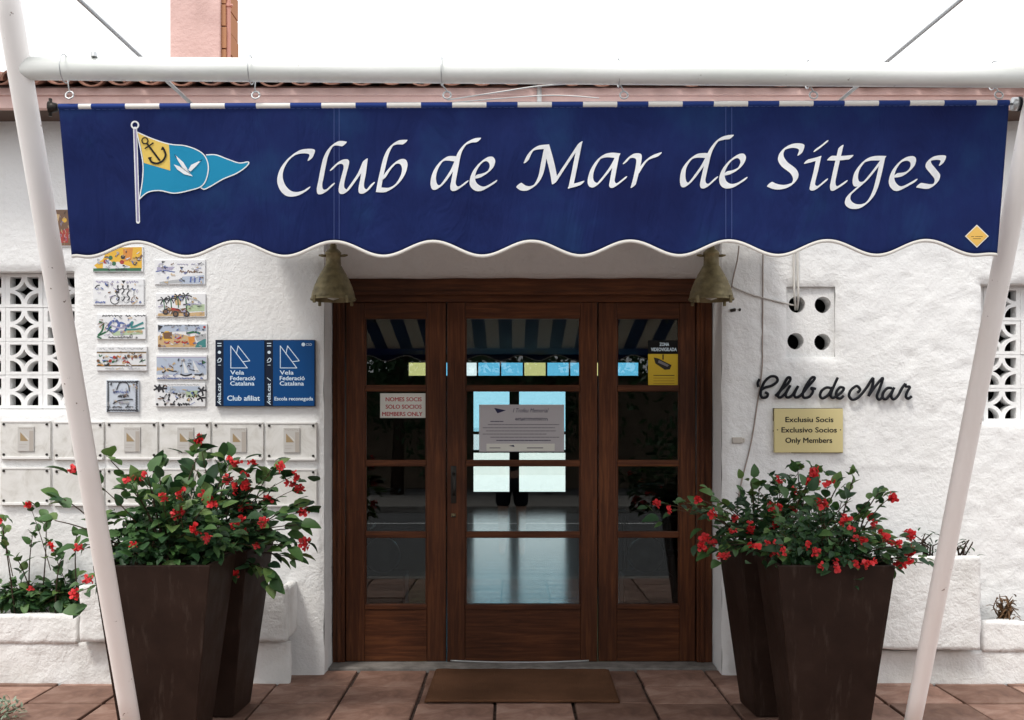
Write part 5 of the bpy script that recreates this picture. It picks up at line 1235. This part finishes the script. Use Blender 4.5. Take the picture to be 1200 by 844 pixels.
# silver plant at the lower left corner
rg = random.Random(50); q = P(0, 846, 5.36); q.z = .0
t = thing('silver_plant', 'small silvery leaved plant on the pavement in the lower left corner', 'plant', (q.x-.06, q.y, 0)); lf = leaf_mesh('leaf', .035, .014, .2, .2, M_SILVER); st = MB()
for k in range(240):
    a = rg.uniform(0, 6.283); r_ = .17*math.sqrt(rg.random()); p = Vector((q.x-.06+r_*math.cos(a), q.y+r_*math.sin(a), .13*(1-(r_/.19)**2)*rg.uniform(.3, 1)+.01))
    piece('leaf', lf, t, Matrix.Translation(p) @ Matrix.Rotation(rg.uniform(0, 6.28), 4, 'Z') @ Matrix.Rotation(rg.uniform(0, 1.2), 4, 'X') @ Matrix.Scale(rg.uniform(.7, 1.2), 4))
    if k % 8 == 0: st.tube([(q.x-.06, q.y, -.005), p], .002, 4)
st.build('stems', M_STEM, t)

# ================================================================== across the street, trees added to darken the door glass reflection
def tree(x, y, h_, r_, label, seed):
    rg = random.Random(seed); t = thing('added_street_tree', label, 'tree', (x, y, -.1), 'trees across the street'); m = MB()
    m.tube([(x, y, -.15), (x+.05, y, h_*.25), (x-.05, y+.05, h_*.5), (x, y, h_*.8)], [.16, .13, .10, .04], 10)
    for k in range(6):
        a = k*1.05+rg.random(); m.tube([(x, y, h_*(.34+.05*k)), (x+math.cos(a)*r_*.45, y+math.sin(a)*r_*.45, h_*(.5+.06*k)), (x+math.cos(a)*r_*.8, y+math.sin(a)*r_*.8, h_*(.58+.06*k))], [.06, .04, .015], 6)
    m.build('trunk', M_STEMD, t, True)
    m = MB(); c = Vector((x, y, h_*.58)); cl_ = [c + Vector((rg.gauss(0, .45)*r_, rg.gauss(0, .45)*r_, rg.gauss(0, .26)*h_)) for _ in range(34)]
    for q in cl_:
        for k in range(90):
            p = q + Vector((rg.gauss(0, .2), rg.gauss(0, .2), rg.gauss(0, .18)))*r_*.75; d = Vector((rg.uniform(-1, 1), rg.uniform(-1, 1), rg.uniform(-1, 1))).normalized(); e_ = d.orthogonal().normalized(); s_ = rg.uniform(.06, .13)
            m.add([p-d*s_, p+e_*s_*.5, p+d*s_, p-e_*s_*.5], [(0, 1, 2, 3)])
    m.build('crown', M_LEAF[0], t)
for k, (x, y, h_, r_, lab) in enumerate(((-9.5, -12.5, 5.5, 2.2, 'leafy tree across the street at the far left'), (-6, -13, 5, 2.1, 'leafy tree across the street second from the left'), (-2.6, -12.6, 5.4, 2.2, 'leafy tree across the street just left of the door axis'), (.8, -13.2, 5, 2.1, 'leafy tree across the street on the door axis'), (4.2, -12.7, 5.6, 2.2, 'leafy tree across the street right of the door axis'), (7.8, -13, 5.2, 2.2, 'leafy tree across the street at the far right'))): tree(x, y, h_, r_, lab, 60+k)
# boundary wall behind the trees
M_OCH = mat('ochre_boundary_render', (.20,.15,.11), .9, .2); n = noise_n(M_OCH, 3, 5); L(M_OCH, ramp(M_OCH, n.outputs[0], [(.3, (.13,.10,.075)), (.7, (.24,.18,.13))]).outputs[0], bsdf(M_OCH).inputs['Base Color'])
mb = MB(); mb.box((-22, -15.6, -.17), (22, -15.3, 2.6), 0, .02); mb.box((-22.05, -15.68, 2.602), (22.05, -15.22, 2.72), 0, .02)
tag(mb.build('boundary_wall', M_OCH), 'long ochre boundary wall behind the trees across the street', 'wall')

# the person taking the picture, mirrored in the door
def skin(name, verts, edges, m, parent):
    me = bpy.data.meshes.new(name); me.from_pydata([v[0] for v in verts], edges, []); me.materials.append(m)
    o = bpy.data.objects.new(name, me); COL.objects.link(o); o.parent = parent; o.location = -Vector(parent['_w'])
    o.modifiers.new('skin', 'SKIN'); 
    if not me.skin_vertices: me.attributes
    sv = me.skin_vertices[0].data if me.skin_vertices else None
    if sv:
        for i, v in enumerate(verts): sv[i].radius = v[1]
        sv[0].use_root = True
    sb = o.modifiers.new('smooth', 'SUBSURF'); sb.levels = 1; sb.render_levels = 2
    return o
gz = -.17; py_ = -.42
pt = thing('person', 'person in dark shirt and shorts holding up a phone, mirrored in the door', 'person', (0, py_, gz))
V = [((0, py_, gz+.95), (.155, .11)), ((0, py_, gz+1.15), (.14, .10)), ((0, py_, gz+1.36), (.16, .105)), ((0, py_+.01, gz+1.47), (.06, .06)), ((0, py_+.02, gz+1.56), (.062, .065)), ((0, py_+.03, gz+1.66), (.082, .098)), ((0, py_+.02, gz+1.74), (.055, .065)),
     ((-.10, py_, gz+.86), (.09, .09)), ((-.11, py_+.01, gz+.50), (.062, .062)), ((-.115, py_-.02, gz+.09), (.04, .045)), ((-.125, py_+.12, gz+.035), (.035, .03)),
     ((.10, py_, gz+.86), (.09, .09)), ((.11, py_+.01, gz+.50), (.062, .062)), ((.115, py_-.02, gz+.09), (.04, .045)), ((.125, py_+.12, gz+.035), (.035, .03)),
     ((-.19, py_, gz+1.40), (.055, .055)), ((-.25, py_+.08, gz+1.18), (.042, .042)), ((-.085, py_+.335, gz+1.47), (.026, .03)),
     ((.19, py_, gz+1.40), (.055, .055)), ((.25, py_+.08, gz+1.18), (.042, .042)), ((.085, py_+.335, gz+1.47), (.026, .03))]
Ed = [(0,1),(1,2),(2,3),(3,4),(4,5),(5,6),(0,7),(7,8),(8,9),(9,10),(0,11),(11,12),(12,13),(13,14),(2,15),(15,16),(16,17),(2,18),(18,19),(19,20)]
M_SKIN = mat('skin', (.42,.24,.17), .55, .3); M_CLOTH = mat('dark_clothing', (.015,.016,.022), .9, .1)
skin('body', V, Ed, M_SKIN, pt)
g_ = lambda v, k=.018: (v[0], (v[1][0]+k, v[1][1]+k))
skin('shirt', [g_(V[0]), g_(V[1]), g_(V[2]), ((0, py_+.005, gz+1.43), (.075, .075)), g_(V[15]), g_(((-.22, py_+.04, gz+1.29), (.048, .048))), g_(V[18]), g_(((.22, py_+.04, gz+1.29), (.048, .048)))], [(0,1),(1,2),(2,3),(2,4),(4,5),(2,6),(6,7)], M_CLOTH, pt)
skin('shorts', [g_(V[0]), g_(V[7], .022), g_(((-.11, py_+.01, gz+.56), (.07, .07)), .022), g_(V[11], .022), g_(((.11, py_+.01, gz+.56), (.07, .07)), .022)], [(0,1),(1,2),(0,3),(3,4)], M_CLOTH, pt)
hp = []
for sx in (-1, 1):
    for k in range(4): z = gz+1.49+.018*k; skin('finger', [((sx*.085, py_+.335, gz+1.475+.012*k), (.010, .010)), ((sx*.088, py_+.372, z), (.008, .008)), ((sx*.07, py_+.392, z), (.0075, .0075)), ((sx*.052, py_+.388, z), (.007, .007))], [(0,1),(1,2),(2,3)], M_SKIN, pt)
    skin('thumb', [((sx*.085, py_+.335, gz+1.465), (.011, .011)), ((sx*.07, py_+.352, gz+1.49), (.0095, .0095)), ((sx*.055, py_+.362, gz+1.51), (.008, .008))], [(0,1),(1,2)], M_SKIN, pt)
m = MB(); m.lathe([(.0, .1), (.05, .092), (.085, .05), (.093, 0), (.088, -.05), (.07, -.08)], (0, py_+.018, gz+1.68), 18); m.build('hair', mat('dark_hair', (.02,.014,.01), .7, .3), pt, True)
mb = MB(); mb.box((-.075, py_+.372, gz+1.475), (.075, py_+.381, gz+1.553), 0, .004); tag(mb.build('phone', M_BLACK), 'dark phone held sideways in both hands by the person', 'phone')

# ================================================================== furniture in the dark room
M_FURN = mat('dark_stained_furniture', (.028,.018,.012), .5, .3)
def cafe_table(x, y, label):
    t = thing('cafe_table', label, 'table', (x, y, 0), 'tables in the dark room'); m = MB(); m.lathe([(.0, .72), (.38, .72), (.39, .735), (.38, .75), (0, .75)], (x, y, 0), 24); m.build('table_top', M_FURN, t)
    m = MB(); m.lathe([(.03, .03), (.03, .719)], (x, y, 0), 12); m.build('pedestal', M_FURN, t); m = MB(); m.lathe([(0, .001), (.22, .001), (.21, .02), (.035, .035)], (x, y, 0), 20); m.build('base', M_FURN, t)
def chair(x, y, ry, label):
    t = thing('chair', label, 'chair', (x, y, 0), 'chairs in the dark room'); t.rotation_euler.z = ry
    def part(nm, f): m = MB(); f(m); o = m.build(nm, M_FURN, None); o.parent = t
    part('seat', lambda m: m.box((-.21, -.21, .43), (.21, .21, .46), 0, .008)); part('backrest', lambda m: m.box((-.2, .185, .66), (.2, .21, .9), 0, .008))
    for sx in (-1, 1):
        part('leg', lambda m: m.tube([(sx*.19, -.19, .001), (sx*.18, -.18, .429)], .016, 8)); part('leg', lambda m: m.tube([(sx*.19, .22, .001), (sx*.185, .198, .46), (sx*.185, .198, .88)], .016, 8))
cafe_table(-1.5, 11.5, 'round dark table inside on the left'); cafe_table(1.75, 12.5, 'round dark table inside on the right')
chair(-1.5, 10.7, R(180), 'dark chair inside in front of the left table'); chair(-2.2, 11.6, R(90), 'dark chair inside beyond the left end of the left table'); chair(1.7, 11.7, R(185), 'dark chair inside in front of the right table'); chair(1.05, 12.6, R(90), 'dark chair inside nearest the middle of the room')
M_BALL = mat('dark_glazed_ball', (.02,.02,.02), .3, .4)
for x, side in ((-.90, 'left'), (.93, 'right')):
    t = thing('ball_ornament', 'dark ball on a square plinth behind the ' + side + ' glass panel', 'ornament', (x, 8.0, 0), 'ball ornaments behind the glass'); m = MB(); m.box((x-.17, 7.85, .001), (x+.17, 8.15, .36), 0, .01); m.build('plinth', M_FURN, t)
    m = MB(); m.lathe([(.001, 0)] + [(.125*math.sin(math.pi*k/14), .125-.125*math.cos(math.pi*k/14)) for k in range(1, 14)] + [(.001, .25)], (x, 8.0, .36), 24); m.build('ball', M_BALL, t, True)

for o in bpy.data.objects:
    if '_w' in o: del o['_w']
